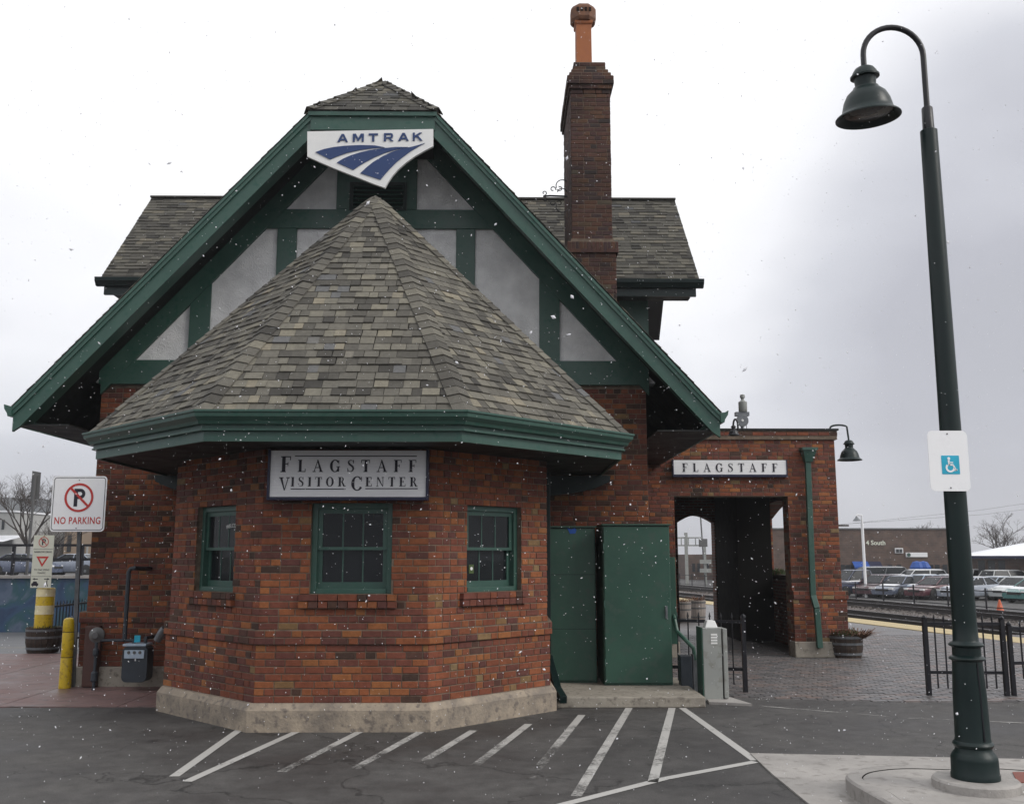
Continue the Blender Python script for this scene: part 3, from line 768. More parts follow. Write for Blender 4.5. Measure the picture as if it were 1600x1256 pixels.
# ---- windows
def window(p0, p1, u0, u1, z0, z1, parent, cols=3, label=None, rec=.10):
    o, d, n, L = frame(p0, p1)
    def fb(m, a, b, e0, e1, c, f): m.obox(o + d * a + n * -e1 + Vector((0, 0, c)), d * (b - a), n * (e1 - e0), (0, 0, f - c))
    w = MB(); cs = .06
    fb(w, u0, u0 + cs, rec - .03, rec + .08, z0, z1); fb(w, u1 - cs, u1, rec - .03, rec + .08, z0, z1)
    fb(w, u0 + cs, u1 - cs, rec - .03, rec + .08, z1 - cs, z1); fb(w, u0 + cs, u1 - cs, rec - .045, rec + .08, z0, z0 + .05)
    ob = w.build('window', 'green', parent, bevel=.004)
    if label: ob['label'] = label
    ia, ib = u0 + cs, u1 - cs; zb, zt = z0 + .05, z1 - cs; zm = (zb + zt) / 2 + .0
    for (a_, b_, e_, nm) in ((zm - .015, zt, rec + .0, 'upper_sash'), (zb, zm + .018, rec + .04, 'lower_sash')):
        s_ = MB(); st = .05
        br = .033 if nm == 'upper_sash' else .07; tr = .05 if nm == 'upper_sash' else .033
        fb(s_, ia, ia + st, e_, e_ + .035, a_, b_); fb(s_, ib - st, ib, e_, e_ + .035, a_, b_)
        fb(s_, ia + st, ib - st, e_, e_ + .035, a_, a_ + br); fb(s_, ia + st, ib - st, e_, e_ + .035, b_ - tr, b_)
        gw = (ib - ia - 2 * st)
        for c_ in range(1, cols):
            x = ia + st + gw * c_ / cols; fb(s_, x - .0075, x + .0075, e_ + .012, e_ + .03, a_ + br, b_ - tr)
        sash = s_.build(nm, 'green', ob)
        for c_ in range(cols):
            x0 = ia + st + gw * c_ / cols + (.0 if c_ == 0 else .009); x1 = ia + st + gw * (c_ + 1) / cols - (.0 if c_ == cols - 1 else .009)
            g_ = MB(); fb(g_, x0, x1, e_ + .016, e_ + .02, a_ + br, b_ - tr)
            g_.build('pane', 'glass', ob)
    for k in range(2):      # projecting brick sill in two courses
        u = u0 - .1; z = z0 - (k + 1) * CO; first = True; hw = .1 if k else .2
        while u < u1 + .06:
            e = min(u + (.096 if k else rng.choice((.096, .2))), u1 + .07)
            s_ = MB(); fb(s_, u, e, -.055 + .006 * k, .10 if k == 0 else .04, z + .004, z + CO - .006)
            sb = s_.build('sill_brick', 'brick1', ob); sb['tone'] = rng.random() * .8; u = e + .009
    return ob
P = octp(2.17, 0)
window(P[2], P[3], *win_u[2], WZ0, WZ1, depot, label='green sash window facing the front, under the visitor sign')
window(P[3], P[4], *win_u[3], WZ0, WZ1, depot, label='green sash window in the right facet of the bay')
window(P[1], P[2], *win_u[1], WZ0, WZ1, depot, label='green sash window in the shaded left facet of the bay')
# interior of the bay: floor, ceiling and back wall keep the panes dark
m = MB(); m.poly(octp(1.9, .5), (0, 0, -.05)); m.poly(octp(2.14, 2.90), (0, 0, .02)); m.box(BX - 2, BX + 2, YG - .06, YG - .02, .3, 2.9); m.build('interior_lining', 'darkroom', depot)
m = MB(); m.lathe([(.02, .0), (.10, -.02), (.13, -.06), (.02, -.05)], (BX + .05, 12.4, 2.25), 16); m.tube([(BX + .05, 12.4, 2.25), (BX + .05, 12.4, 2.9)], .008); m.build('pendant_lamp', 'brass', depot)
# welcome lettering and small green sticker on the panes
def text_mb(s, cap, place, bold=0.0, sx=1.0, depth=.002, align='CENTER', font=None, spacing=1.0):
    """text as thin raised mesh; place(u, v, w) maps text coordinates to the world"""
    cu = bpy.data.curves.new('text', 'FONT'); cu.body = s; cu.size = 1; cu.align_x = align; cu.offset = bold; cu.space_character = spacing; cu.resolution_u = 3
    ob = bpy.data.objects.new('text', cu)
    me = bpy.data.meshes.new_from_object(ob)
    k = cap / .73; m = MB(); m.v = []
    vs_ = [v.co.copy() for v in me.vertices]
    front = [place(v.x * k * sx, v.y * k, depth) for v in vs_]; back = [place(v.x * k * sx, v.y * k, 0) for v in vs_]
    n = len(vs_)
    m.v = [tuple(p) for p in front + back]
    edge = {}
    for p in me.polygons:
        vv = list(p.vertices); m.f.append(vv); m.t.append(.5)
        for a, b in zip(vv, vv[1:] + vv[:1]): edge[(a, b)] = edge.get((a, b), 0) + 1
    for (a, b) in edge:
        if (b, a) not in edge: m.f.append([b, a, n + a, n + b]); m.t.append(.5)
    bpy.data.objects.remove(ob); bpy.data.curves.remove(cu); bpy.data.meshes.remove(me)
    return m
def on_wall(o, d, n, u0, z0, arc=0):
    return lambda u, v, w: o + d * (u0 + u) + n * w + Vector((0, 0, z0 + v - arc * u * u))
o_, d_, n_, L_ = frame(P[1], P[2])
text_mb('WELCOME', .045, on_wall(o_ - n_ * .10, d_, n_, 1.22, 2.12, .9), depth=.003).build('lettering', 'white', depot)
o_, d_, n_, L_ = frame(P[3], P[4])
m = MB(); m.obox(o_ + d_ * .74 - n_ * .155 + Vector((0, 0, 1.60)), d_ * .075, n_ * .003, (0, 0, .10)); m.build('sticker', 'leaf', depot)
m = MB(); m.lathe([(.02, 0), (.02, .002)], o_ + d_ * .778 - n_ * .151 + Vector((0, 0, 1.655)), 12, axis=n_); m.build('sticker_emblem', 'white', depot)

# ---- gable wall
m = core((-5.83, YG), (2.14, YG), .28, 4.30, .3); m.v = m.v
gw_ = m.build('gable_wall', 'mortar', depot)
gm = MB(); hb = (5.83 + BX - 2.1, 5.83 + BX + 2.1, 0, 2.9)
for (z0, rows, pr) in ((.28, 8, .05), (.28 + 8 * CO, 2, .07), (.28 + 10 * CO, 43, 0)):
    if pr: merge(gm, MB()); c_ = core((-5.83 - pr, YG - pr), (2.14 + pr, YG - pr), z0, z0 + rows * CO, .3); c_.build('wall_plinth', 'mortar', depot)
    lay((-5.83 - pr, YG - pr), (2.14 + pr, YG - pr), z0, rows, gm, 300 + rows, [hb], None, gw_, head=.4, dark=.6)  # gable bricks darkened too, partly their own tone, partly shade in the colour
kind(gm.build('brickwork', 'brick', gw_), 'stuff')
m = MB(); m.box(-5.83, -5.53, YG + .02, 24, .0, 4.3); m.build('side_wall', 'btexY', depot)
m = MB(); m.box(1.84, 2.135, YG + .29, 24, .0, 4.3); m.build('side_wall', 'btexY', depot)
m = MB(); m.box(-5.88, -5.84, YG + .03, 24, .0, .95); m.build('side_plinth', 'btexY', depot)

# ---- half timbering and stucco
SL, ZR, YR = 1.10, 9.02, 12.88
zr = lambda x: ZR - SL * abs(x - XC)
m = MB(); bt = -.20
m.poly([(XC - 4.1, YG + .0, 4.30), (XC + 4.1, YG, 4.30), (XC + 4.1, YG, zr(XC + 4.1) + bt), (XC, YG, ZR + bt), (XC - 4.1, YG, zr(XC - 4.1) + bt)], (0, .25, 0))
m.build('gable_stucco', 'stucco', depot)
def timber(x0, x1, z0, z1, pr=.045, nm='timber'):
    m = MB(); m.box(x0, x1, YG - pr, YG - .001, z0, z1); return m.build(nm, 'green', depot, bevel=.006)
timber(-5.86, 2.17, 4.27, 4.63, .055, 'tie_beam')
def post(x0, x1, z0, pr=.045):
    m = MB(); f = lambda x: zr(x) - .44
    m.poly([(x0, YG - pr, z0), (x1, YG - pr, z0), (x1, YG - pr, f(x1)), (x0, YG - pr, f(x0))], (0, pr - .001, 0)); m.build('timber_post', 'green', depot, bevel=.005)
for a in ((-4.59, -4.30), (.58, .87)): post(a[0], a[1], 4.632)
for a in ((-3.35, -3.06), (-.67, -.385)): timber(a[0], a[1], 4.632, 6.648, .045, 'timber_post')
timber(-3.55, -.10, 6.65, 6.95, .05, 'collar_beam')
timber(-2.48, -1.27, 6.952, 8.3, .047, 'centre_board')
for s_ in (-1, 1):
    m = MB(); xa, xb = XC + s_ * .3, XC + s_ * 4.0
    pts = [(xa, YG - .06, zr(xa) - .12), (xb, YG - .06, zr(xb) - .12), (xb, YG - .06, zr(xb) - .5), (xa, YG - .06, zr(xa) - .5)]
    if s_ > 0: pts = pts[::-1]
    m.poly(pts, (0, .058, 0)); m.build('rake_timber', 'green', depot)
vent = MB(); vent.box(-2.28, -1.42, YG - .075, YG - .05, 6.93, 6.98); vent.box(-2.28, -1.42, YG - .075, YG - .05, 7.32, 7.37); vent.box(-2.28, -2.23, YG - .075, YG - .05, 6.98, 7.32); vent.box(-1.47, -1.42, YG - .075, YG - .05, 6.98, 7.32)
vf = vent.build('louvre_vent', 'dgreen', depot)
for k in range(5):
    m = MB(); z = 7.0 + k * .065; m.obox((-2.228, YG - .072, z), (.756, 0, 0), (0, .02, .045), (0, .004, -.006)); m.build('louvre_slat', 'dgreen', vf)

# ---- shingles
SH = {}; NSH = [0]
def shingles(P0, P1, Q0, Q1, mass, seed, e=.128, parent=None, single=False, wmin=.09, wmax=.19, limit=300, th=.024):
    """rows of separate shingles on the quad P0-P1 (eave) to Q0-Q1 (top)"""
    P0, P1, Q0, Q1 = map(Vector, (P0, P1, Q0, Q1)); r = random.Random(seed)
    ud = (P1 - P0).normalized(); nrm = (P1 - P0).cross((Q0 + Q1) / 2 - P0).normalized(); vd = nrm.cross(ud)
    if nrm.z < 0: nrm = -nrm; vd = -vd
    if vd.z < 0: vd = -vd
    H = (Q0 - P0).dot(vd); U = (P1 - P0).length; q0 = (Q0 - P0).dot(ud); q1 = (Q1 - P0).dot(ud)
    Lf = lambda v: q0 * v / H; Rf = lambda v: U + (q1 - U) * v / H
    rows = int(H / e); e = H / rows
    mt = Matrix((ud, vd, nrm)).transposed().to_4x4()
    for k in range(rows):
        v0 = k * e; v1 = min(H, v0 + e + .03); u = min(Lf(v0), 0) - r.random() * .2; rt = r.uniform(-.12, .12)
        if k == 0: v0 = -.03
        last = None
        while u < Rf(max(v0, 0)):
            w = r.uniform(wmin, wmax); a, b = u, u + w - .004; u += w
            L0, R0, L1, R1 = Lf(max(0, v0)), Rf(max(0, v0)), Lf(v1), Rf(v1)
            bl, br = max(a, L0), min(b, R0)
            if br - bl < .012: continue
            tl, tr = min(max(a, L1), R1), max(min(b, R1), L1)
            if tl > tr: tl = tr = (tl + tr) / 2
            t = min(1, max(0, r.gauss(.50, .24) + rt)); lift = th * r.choice((.62, .62, 1.0, 1.12)); dv = r.uniform(-.004, .004)
            lo = [(bl, v0 + dv, 0), (br, v0 + dv, 0), (tr, v1, 0), (tl, v1, 0)]; hi = [(bl, v0 + dv, lift), (br, v0 + dv, lift), (tr, v1, .006), (tl, v1, .006)]
            fs = [(4, 5, 6, 7), (0, 1, 5, 4), (1, 2, 6, 5), (3, 0, 4, 7)]
            if single and NSH[0] < limit and parent:
                w_ = round(br - bl, 2); key = (w_, round(tl - bl, 2), round(tr - bl, 2), round(v1 - v0, 2), round(lift, 3))
                if key not in SH:
                    mm = MB(); h_ = v1 - v0 - dv
                    mm.add([(0, 0, 0), (br - bl, 0, 0), (tr - bl, h_, 0), (tl - bl, h_, 0), (0, 0, lift), (br - bl, 0, lift), (tr - bl, h_, .006), (tl - bl, h_, .006)], fs)
                    me = mm.mesh('shingle'); me.materials.append(M['shing1']); SH[key] = me
                placed(SH[key], 'shingle', parent, Matrix.Translation(P0 + ud * bl + vd * (v0 + dv)) @ mt, t); NSH[0] += 1
            else:
                mass.add([P0 + ud * x + vd * y + nrm * z for x, y, z in lo + hi], fs, t)
    return nrm
EV, EZ, AZ = 3.19, 3.20, 6.70
E = octp(EV, EZ, YG - .06); A = Vector((BX - .06, BY, AZ)); AB = Vector((BX - .06, YG - .06, AZ))
dk = MB(); dk.v = [tuple(p - Vector((0, 0, .03))) for p in E] + [tuple(A - Vector((0, 0, .03))), tuple(AB - Vector((0, 0, .03)))]
dk.f = [[0, 1, 6, 7], [1, 2, 6], [2, 3, 6], [3, 4, 6], [4, 5, 7, 6]]; dk.t = [.5] * 5
broof = dk.build('bay_roof', 'deck', depot)
sm_ = MB()
n2 = shingles(E[2], E[3], A, A, sm_, 11, parent=broof, single=True)
n3 = shingles(E[3], E[4], A, A, sm_, 12, parent=broof, single=True)
n1 = shingles(E[1], E[2], A, A, sm_, 13)
n0 = shingles(E[0], E[1], AB, A, sm_, 14); n4 = shingles(E[4], E[5], A, AB, sm_, 15)
kind(sm_.build('shingle_courses', 'shing', broof), 'stuff')
def hips(E0, A0, na, nb, parent, mat='shing1', w=.12, ex=.14, seed=3):
    r = random.Random(seed); h = (A0 - E0).normalized(); L = (A0 - E0).length; up = (na + nb).normalized()
    wa = h.cross(na).normalized(); wb = nb.cross(h).normalized()
    if (wa - wb).length < .01: wb = -wb
    if wa.dot(nb) > 0: wa = -wa
    if wb.dot(na) > 0: wb = -wb
    m = MB(); ln = ex + .05; f = up * .040; g_ = up * .014
    A1, B1 = wa * w + na * .034, wb * w + nb * .034; A2, B2 = wa * w + na * .020, wb * w + nb * .020
    hl = h * ln; th = up * .012; cut = h * .035
    v = [A1 + cut * 0, f, B1 + cut * 0, A2 + hl, g_ + hl + up * .012, B2 + hl, A1 - th, f - th, B1 - th, A2 + hl - th, B2 + hl - th]
    m.add(v, [(0, 1, 4, 3), (1, 2, 5, 4), (6, 7, 1, 0), (7, 8, 2, 1), (6, 0, 3, 9), (2, 8, 10, 5)])
    me = m.mesh('hip_shingle'); me.materials.append(M[mat])
    k = 0
    while k * ex < L - .22:
        q = E0 + h * (k * ex) + up * r.uniform(-.002, .006)
        placed(me, 'hip_shingle', parent, Matrix.Translation(q), min(1, max(0, r.gauss(.42, .2)))); k += 1
hips(E[2], A, n1, n2, broof, seed=1); hips(E[3], A, n2, n3, broof, seed=2); hips(E[4], A, n3, n4, broof, seed=3); hips(E[1], A, n0, n1, broof, seed=4)
# gutter, fascia and soffit of the bay, swept round the octagon
def sweep(profile, name, mat, parent, closed=False):
    m = MB(); n = 6
    for r_, z in profile: m.v += [tuple(p) for p in octp(r_, z, YG - .07)]
    for a in range(len(profile) - 1):
        for i in range(5): m.f.append([a * n + i, a * n + i + 1, (a + 1) * n + i + 1, (a + 1) * n + i]); m.t.append(.5)
    return m.build(name, mat, parent)
sweep([(3.13, 3.19), (3.24, 3.20), (3.25, 3.225), (3.265, 3.225), (3.265, 3.205), (3.25, 3.195), (3.245, 3.16), (3.20, 3.12), (3.185, 3.09), (3.14, 3.088)], 'gutter', 'green', broof)
sweep([(3.14, 3.088), (3.14, 3.05), (3.155, 3.048), (3.155, 3.03), (3.11, 3.022), (3.11, 2.925), (3.085, 2.922), (3.08, 2.94)], 'fascia', 'green', broof)
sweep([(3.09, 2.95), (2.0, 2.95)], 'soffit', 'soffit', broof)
# ---- main roof
YB = 22.0; HE = 4.86; HL = .86
ze = zr(XC + HE)
for s_ in (-1, 1):
    HE = 4.80 if s_ > 0 else 4.74; ze = zr(XC + HE)
    m = MB(); th = Vector((0, 0, -.10))
    pts = [(XC + s_ * HE, YR, ze), (XC + s_ * HL, YR, zr(XC + HL)), (XC, YG, ZR), (XC, YB, ZR), (XC + s_ * HE, YB, ze)]
    if s_ < 0: pts = pts[::-1]
    m.poly([(a, b, c - .02) for a, b, c in pts], th); rf = m.build('main_roof', 'soffit', depot)
    mm = MB()
    a, b, c, d = (XC + s_ * HE, YR - .03, ze), (XC + s_ * HE, YB, ze), (XC, YR - .03, ZR), (XC, YB, ZR)
    if s_ > 0: shingles(a, b, c, d, mm, 31, wmin=.2, wmax=.34, th=.016)
    else: shingles(b, a, d, c, mm, 32, wmin=.2, wmax=.34, th=.016)
    # the hip cuts the front peak away
    keep_f, keep_t = [], []
    for f, t in zip(mm.f, mm.t):
        cx = sum(mm.v[i][0] for i in f) / len(f); cy = sum(mm.v[i][1] for i in f) / len(f)
        if abs(cx - XC) < HL and cy < YR + (HL - abs(cx - XC)) / HL * (YG - YR) + .02: continue
        keep_f.append(f); keep_t.append(t)
    mm.f, mm.t = keep_f, keep_t
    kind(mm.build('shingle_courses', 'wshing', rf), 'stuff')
    # barge board with crown trim
    def rake(y0, y1, top, bot, nm, xin=HL, mat='green'):
        xo = HE; m = MB(); f = lambda x: ZR - SL * x
        pts = [(XC + s_ * xin, y0, f(xin) - top), (XC + s_ * xo, y0, f(xo) - top), (XC + s_ * xo, y0, f(xo) - bot * .9), (XC + s_ * (xo - .10), y0, f(xo - .10) - bot), (XC + s_ * xin, y0, f(xin) - bot)]
        if s_ > 0: pts = pts[::-1]
        m.poly(pts, (0, y1 - y0, 0)); return m.build(nm, mat, depot)
    rake(YR - .005, YR + .05, .03, .40, 'barge_board', xin=HL + .01)
    rake(YR - .035, YR - .006, .03, .155, 'barge_trim', xin=HL + .01)
    rake(YR - .052, YR - .036, .03, .085, 'crown_trim', xin=HL + .01)
    rake(YR + .06, YR + .40, .125, .30, 'soffit_frieze', xin=HL + .1, mat='green')
    # eave gutter and fascia
    gx_ = XC + s_ * (HE + .0)
    m = MB(); pr = [(0, -.03), (.095, -.02), (.10, 0), (.11, 0), (.10, -.06), (.06, -.12), (.05, -.16), (0, -.16)]
    n = len(pr); y0 = YR - .06
    m.v = [(gx_ + s_ * a, y0, ze + b) for a, b in pr] + [(gx_ + s_ * a, YB, ze + b) for a, b in pr]
    m.f = [[i, (i + 1) % n, n + (i + 1) % n, n + i] for i in range(n)] + [list(range(n)), list(range(n, 2 * n))[::-1]]; m.t = [.5] * len(m.f)
    m.build('eave_gutter', 'green', depot)
    m = MB(); m.box(gx_ - .03, gx_ + .0, YR + .052, YB, ze - .27, ze - .06); m.build('eave_fascia', 'green', depot)
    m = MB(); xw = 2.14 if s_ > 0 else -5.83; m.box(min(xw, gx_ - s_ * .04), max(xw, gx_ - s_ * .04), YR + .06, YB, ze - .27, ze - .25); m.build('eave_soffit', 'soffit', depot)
    # curved bracket under the bay eave beside the gable wall
    bx = BX + s_ * 2.3; m = MB()
    pts = [(bx, 13.7, 2.93), (bx + s_ * .95, 13.7, 2.93), (bx + s_ * .93, 13.7, 2.84), (bx + s_ * .7, 13.7, 2.74), (bx + s_ * .4, 13.7, 2.68), (bx, 13.7, 2.64)]
    if s_ > 0: pts = pts[::-1]
    m.poly(pts, (0, .1, 0)); m.build('eave_bracket', 'dgreen', depot)
# clipped gable (hip) on top of the front
hz = zr(XC + HL)
m = MB(); m.v = [(XC - HL - .06, YR - .06, hz - .05), (XC + HL + .06, YR - .06, hz - .05), (XC, YG, ZR - .01), (XC - HL, YR, hz - .15), (XC + HL, YR, hz - .15), (XC, YG, ZR - .2)]
m.f = [[0, 1, 2], [3, 5, 4], [0, 3, 4, 1], [1, 4, 5, 2], [2, 5, 3, 0]]; m.t = [.5] * 5
hp = m.build('hip_roof', 'deck', depot)
mm = MB(); a, b, c = Vector((XC - HL - .06, YR - .06, hz - .03)), Vector((XC + HL + .06, YR - .06, hz - .03)), Vector((XC, YG + .02, ZR + .02))
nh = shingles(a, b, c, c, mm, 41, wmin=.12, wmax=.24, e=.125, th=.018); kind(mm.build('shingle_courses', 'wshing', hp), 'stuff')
nl = Vector((-SL, 0, 1)).normalized(); nr = Vector((SL, 0, 1)).normalized()
hips(a, c, nl, nh, hp, w=.11, seed=5, ex=.15); hips(b, c, nh, nr, hp, w=.11, seed=6, ex=.15)
m = MB(); m.box(XC - HL - .02, XC + HL + .02, YR - .03, YR + .02, hz - .32, hz - .08); m.box(XC - HL - .05, XC + HL + .05, YR - .07, YR - .031, hz - .12, hz - .06); m.build('hip_fascia', 'green', depot)
m = MB(); m.box(XC - .80, XC + .80, YR + .05, YG - .05, hz - .33, hz - .31); m.build('hip_soffit', 'soffit', depot)

# ---- cross wing behind
WE, WRY, WZE, WZR = 18.5, 20.9, 7.19, 9.80
XL, XR_ = -7.9, 3.95
m = MB(); m.poly([(XL, WE, WZE), (XL, WRY, WZR), (XL, 23.3, WZE), (XL, 23.3, WZE - .1), (XL, WRY, WZR - .12), (XL, WE, WZE - .1)], (XR_ - XL, 0, 0)); wr = m.build('wing_roof', 'deck', depot)
mm = MB(); shingles((XL - .02, WE - .04, WZE), (XR_ + .02, WE - .04, WZE), (XL - .02, WRY, WZR + .02), (XR_ + .02, WRY, WZR + .02), mm, 51, wmin=.14, wmax=.28, e=.125)
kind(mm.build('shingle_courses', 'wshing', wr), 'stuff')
mm = MB(); mm.box(XL - .03, XR_ + .03, WRY - .1, WRY + .1, WZR + .0, WZR + .04, .25); mm.build('ridge_cap', 'wshing', wr)
m = MB(); m.box(-7.0, 3.0, 19.25, 22.6, .1, WZE - .1); wwl = m.build('wing_wall', 'btexX', depot)
m = MB(); m.poly([(-7.0, 19.25, WZE - .1), (-7.0, WRY, WZR - .3), (-7.0, 22.6, WZE - .1)], (10.0, 0, 0)); m.build('wing_gable', 'stucco', depot)
m = MB(); m.box(2.45, 3.04, 19.2, 19.245, 4, WZE - .1); m.build('timber_post', 'green', depot); m = MB(); m.box(-7.04, -6.5, 19.2, 19.245, 4, WZE - .1); m.build('timber_post', 'green', depot)
m = MB(); m.box(XL + .06, XR_ - .06, WE - .02, WE + .04, WZE - .30, WZE - .08); m.build('wing_fascia', 'dgreen', wr); m = MB(); m.box(XL + .08, XR_ - .08, WE + .041, 19.2, WZE - .20, WZE - .17); m.build('wing_soffit', 'soffit', wr)
m = MB(); pr = [(.02, -.02), (-.12, -.01), (-.13, .02), (-.14, .02), (-.13, -.05), (-.08, -.11), (-.06, -.14), (.02, -.14)]; n = len(pr)
m.v = [(XL - .08, WE - .03 + a, WZE + b) for a, b in pr] + [(XR_ + .08, WE - .03 + a, WZE + b) for a, b in pr]
m.f = [[i, (i + 1) % n, n + (i + 1) % n, n + i] for i in range(n)] + [list(range(n)), list(range(n, 2 * n))]; m.t = [.5] * len(m.f); m.build('wing_gutter', 'dgreen', wr)

# ---- chimney
CX0, CX1, CY0, CY1 = 1.16, 1.82, 15.0, 16.75
m = MB(); m.box(CX0 + .008, CX1 - .008, CY0 + .008, CY1, 4.2, 9.40); ch = m.build('chimney', 'mortar', depot)
cm = MB()
def ring_bricks(x0, x1, y0, y1, z0, rows, seed, sides=(0, 1, 3)):
    q = [(x0, y0), (x1, y0), (x1, y1), (x0, y1)]
    for s_ in sides: lay(q[s_], q[(s_ + 1) % 4], z0, rows, cm, seed + s_, head=.3, dark=.2)
zt = 4.4
rowsb = 30
ring_bricks(CX0 - .05, CX1 + .05, CY0 - .05, CY1 + .05, zt, rowsb, 500)
m = MB(); m.box(CX0 - .042, CX1 + .042, CY0 - .042, CY1 + .042, 4.2, zt + rowsb * CO); 
zs = zt + rowsb * CO
m.box(CX0 - .075, CX1 + .075, CY0 - .075, CY1 + .075, zs, zs + .19); m.box(CX0 - .02, CX1 + .02, CY0 - .02, CY1 + .02, zs + .19, zs + .25); m.build('chimney_shoulder', 'mortar', depot)
ring_bricks(CX0 - .085, CX1 + .085, CY0 - .085, CY1 + .085, zs, 1, 520, (0, 1, 3))
lay((CX0 - .085, CY0 - .085), (CX1 + .085, CY0 - .085), zs, 1, cm, 7, head=0, lens=(.058, .058), hh=.19)
zb = zs + .25; rows = int((9.50 - zb) / CO); ring_bricks(CX0, CX1, CY0, CY1, zb, rows, 540)
z = zb + rows * CO; cap = MB()
for i, (o1, k) in enumerate(((.03, 1), (.06, 2), (.02, 1), (-.02, 1), (-.06, 2))):
    ring_bricks(CX0 - o1, CX1 + o1, CY0 - o1, CY1 + o1, z, k, 560 + i * 5); cap.box(CX0 - o1 + .008, CX1 + o1 - .008, CY0 - o1 + .008, CY1 + o1 - .008, z + .001, z + k * CO - .001); z += k * CO
cap.build('chimney_crown', 'mortar', depot)
kind(cm.build('brickwork', 'dbrick', ch), 'stuff')
pw = .155; px_, py_ = 1.43, 15.5
m = MB(); m.lathe([(.21, z - .02), (.205, z + .05), (.19, z + .06), (.185, 10.88), (.215, 10.90), (.22, 10.95)], (px_, py_, 0), 4); 
for i in range(len(m.v)):
    vx, vy = m.v[i][0] - px_, m.v[i][1] - py_; c45, s45 = math.cos(math.pi / 4), math.sin(math.pi / 4); m.v[i] = (px_ + vx * c45 - vy * s45, py_ + vx * s45 + vy * c45, m.v[i][2])
m.build('chimney_pot', 'pot', depot, bevel=.01)
m = MB(); c_ = [(.205, 10.951), (.235, 11.0), (.235, 11.18), (.20, 11.24), (.12, 11.25)]
m.lathe(c_, (px_, py_, 0), 8)
for i in range(len(m.v)):
    vx, vy = m.v[i][0] - px_, m.v[i][1] - py_; a = math.pi / 8; m.v[i] = (px_ + vx * math.cos(a) - vy * math.sin(a), py_ + vx * math.sin(a) + vy * math.cos(a), m.v[i][2])
pc = m.build('pot_cap', 'potcap', depot)
for k in range(4):
    m = MB(); m.box(px_ - .13 + k * .07, px_ - .085 + k * .07, py_ - .225, py_ - .21, 11.08, 11.105); m.build('cap_slot', 'darkroom', pc)
    m = MB(); m.box(px_ - .13 + k * .07, px_ - .085 + k * .07, py_ - .225, py_ - .21, 11.12, 11.145); m.build('cap_slot', 'darkroom', pc)
# wrought iron scroll bracket on the chimney
def scroll(c, r0, r1, a0, a1, n=18):
    return [(c[0] + (r0 + (r1 - r0) * i / n) * math.cos(a0 + (a1 - a0) * i / n), 16.0, c[1] + (r0 + (r1 - r0) * i / n) * math.sin(a0 + (a1 - a0) * i / n)) for i in range(n + 1)]
cx_ = CX0; zc = W(870, 307, 16.0).z
sb = thing('scroll_bracket', 'black wrought iron scroll bracket jutting left from the brick chimney', 'bracket', (cx_, 16.0, zc))
m = MB(); m.tube([(cx_ + .02, 16, zc), (cx_ - .30, 16, zc + .01), (cx_ - .42, 16, zc)], .016, 6); m.build('bracket_bar', 'black', sb)
for (c, r0, r1, a0, a1) in (((cx_ - .09, zc + .19), .12, .10, .5, 3.5), ((cx_ - .13, zc + .15), .055, .02, 3.6, 8.6), ((cx_ - .25, zc + .13), .055, .02, -.3, 5.2), ((cx_ - .40, zc + .06), .045, .018, -1.6, 4.2),
                            ((cx_ - .10, zc - .18), .12, .09, 5.8, 2.6), ((cx_ - .14, zc - .13), .05, .018, 2.6, -2.5), ((cx_ - .26, zc - .12), .05, .02, .4, -5.0), ((cx_ - .39, zc - .06), .04, .018, 1.6, -4), ((cx_ - .1, zc + .06), .10, .07, .2, 2.9)):
    m = MB(); m.tube(scroll(c, r0, r1, a0, a1), .009, 5); m.build('scroll', 'black', sb)

# ---- porch
PX0, PX1, PY = 2.14, 6.22, 17.7
OX0, OX1, OZ = 3.20, 5.30, 2.88
PT = 3.95
m = MB(); q = [(PX0, PY + .007, .0), (OX0, PY + .007, .0), (OX0, PY + .007, OZ), (OX1, PY + .007, OZ), (OX1, PY + .007, 0), (PX1, PY + .007, 0), (PX1, PY + .007, PT), (PX0, PY + .007, PT)]
m.poly(q, (0, .34, 0)); pwl = m.build('porch_wall', 'mortar', depot)
pmass = MB()
lay((PX0, PY), (PX1, PY), .28, 49, pmass, 700, [(OX0 - PX0, OX1 - PX0, 0, OZ)], None, pwl, head=.42, dark=.45)
lay((OX1, PY - .06), (PX1 + .06, PY - .06), .28, 10, pmass, 720, head=.4, dark=.4); lay((OX1, PY - .085), (PX1 + .085, PY - .085), .28 + 10 * CO, 2, pmass, 721, head=.4, dark=.5)
lay((PX0, PY - .06), (OX0, PY - .06), .28, 10, pmass, 722, head=.4, dark=.4)
lay((OX1, PY + .34), (OX1, PY), .28, 34, pmass, 723, head=.4, dark=.5)
lay((PX0 - .0, PY - .03), (PX1 + .03, PY - .03), PT - .02, 1, pmass, 724, head=.2, dark=.7); lay((PX0, PY - .05), (PX1 + .05, PY - .05), PT - .02 + CO, 1, pmass, 725, head=.2, dark=.7)
m = MB(); m.box(OX1 + .007, PX1 + .053, PY - .053, PY + .006, .28, .28 + 10 * CO); m.box(OX1 + .007, PX1 + .078, PY - .078, PY + .006, .2801 + 10 * CO, .28 + 12 * CO)
m.build('wall_plinth', 'mortar', pwl)
m = MB(); m.box(PX0, OX0 - .007, PY - .053, PY + .006, .28, .28 + 10 * CO); m.build('wall_plinth', 'mortar', pwl)
m = MB(); m.box(PX0, PX1 + .043, PY - .04, PY + .3, PT - .018, PT + 2 * CO - .004); m.build('parapet', 'mortar', pwl)
m = MB(); m.box(PX0, PX1 + .07, PY - .07, PY + .38, PT + 2 * CO, PT + 2 * CO + .035); m.build('parapet_coping', 'soffit', depot)
kind(pmass.build('brickwork', 'brick', pwl), 'stuff')
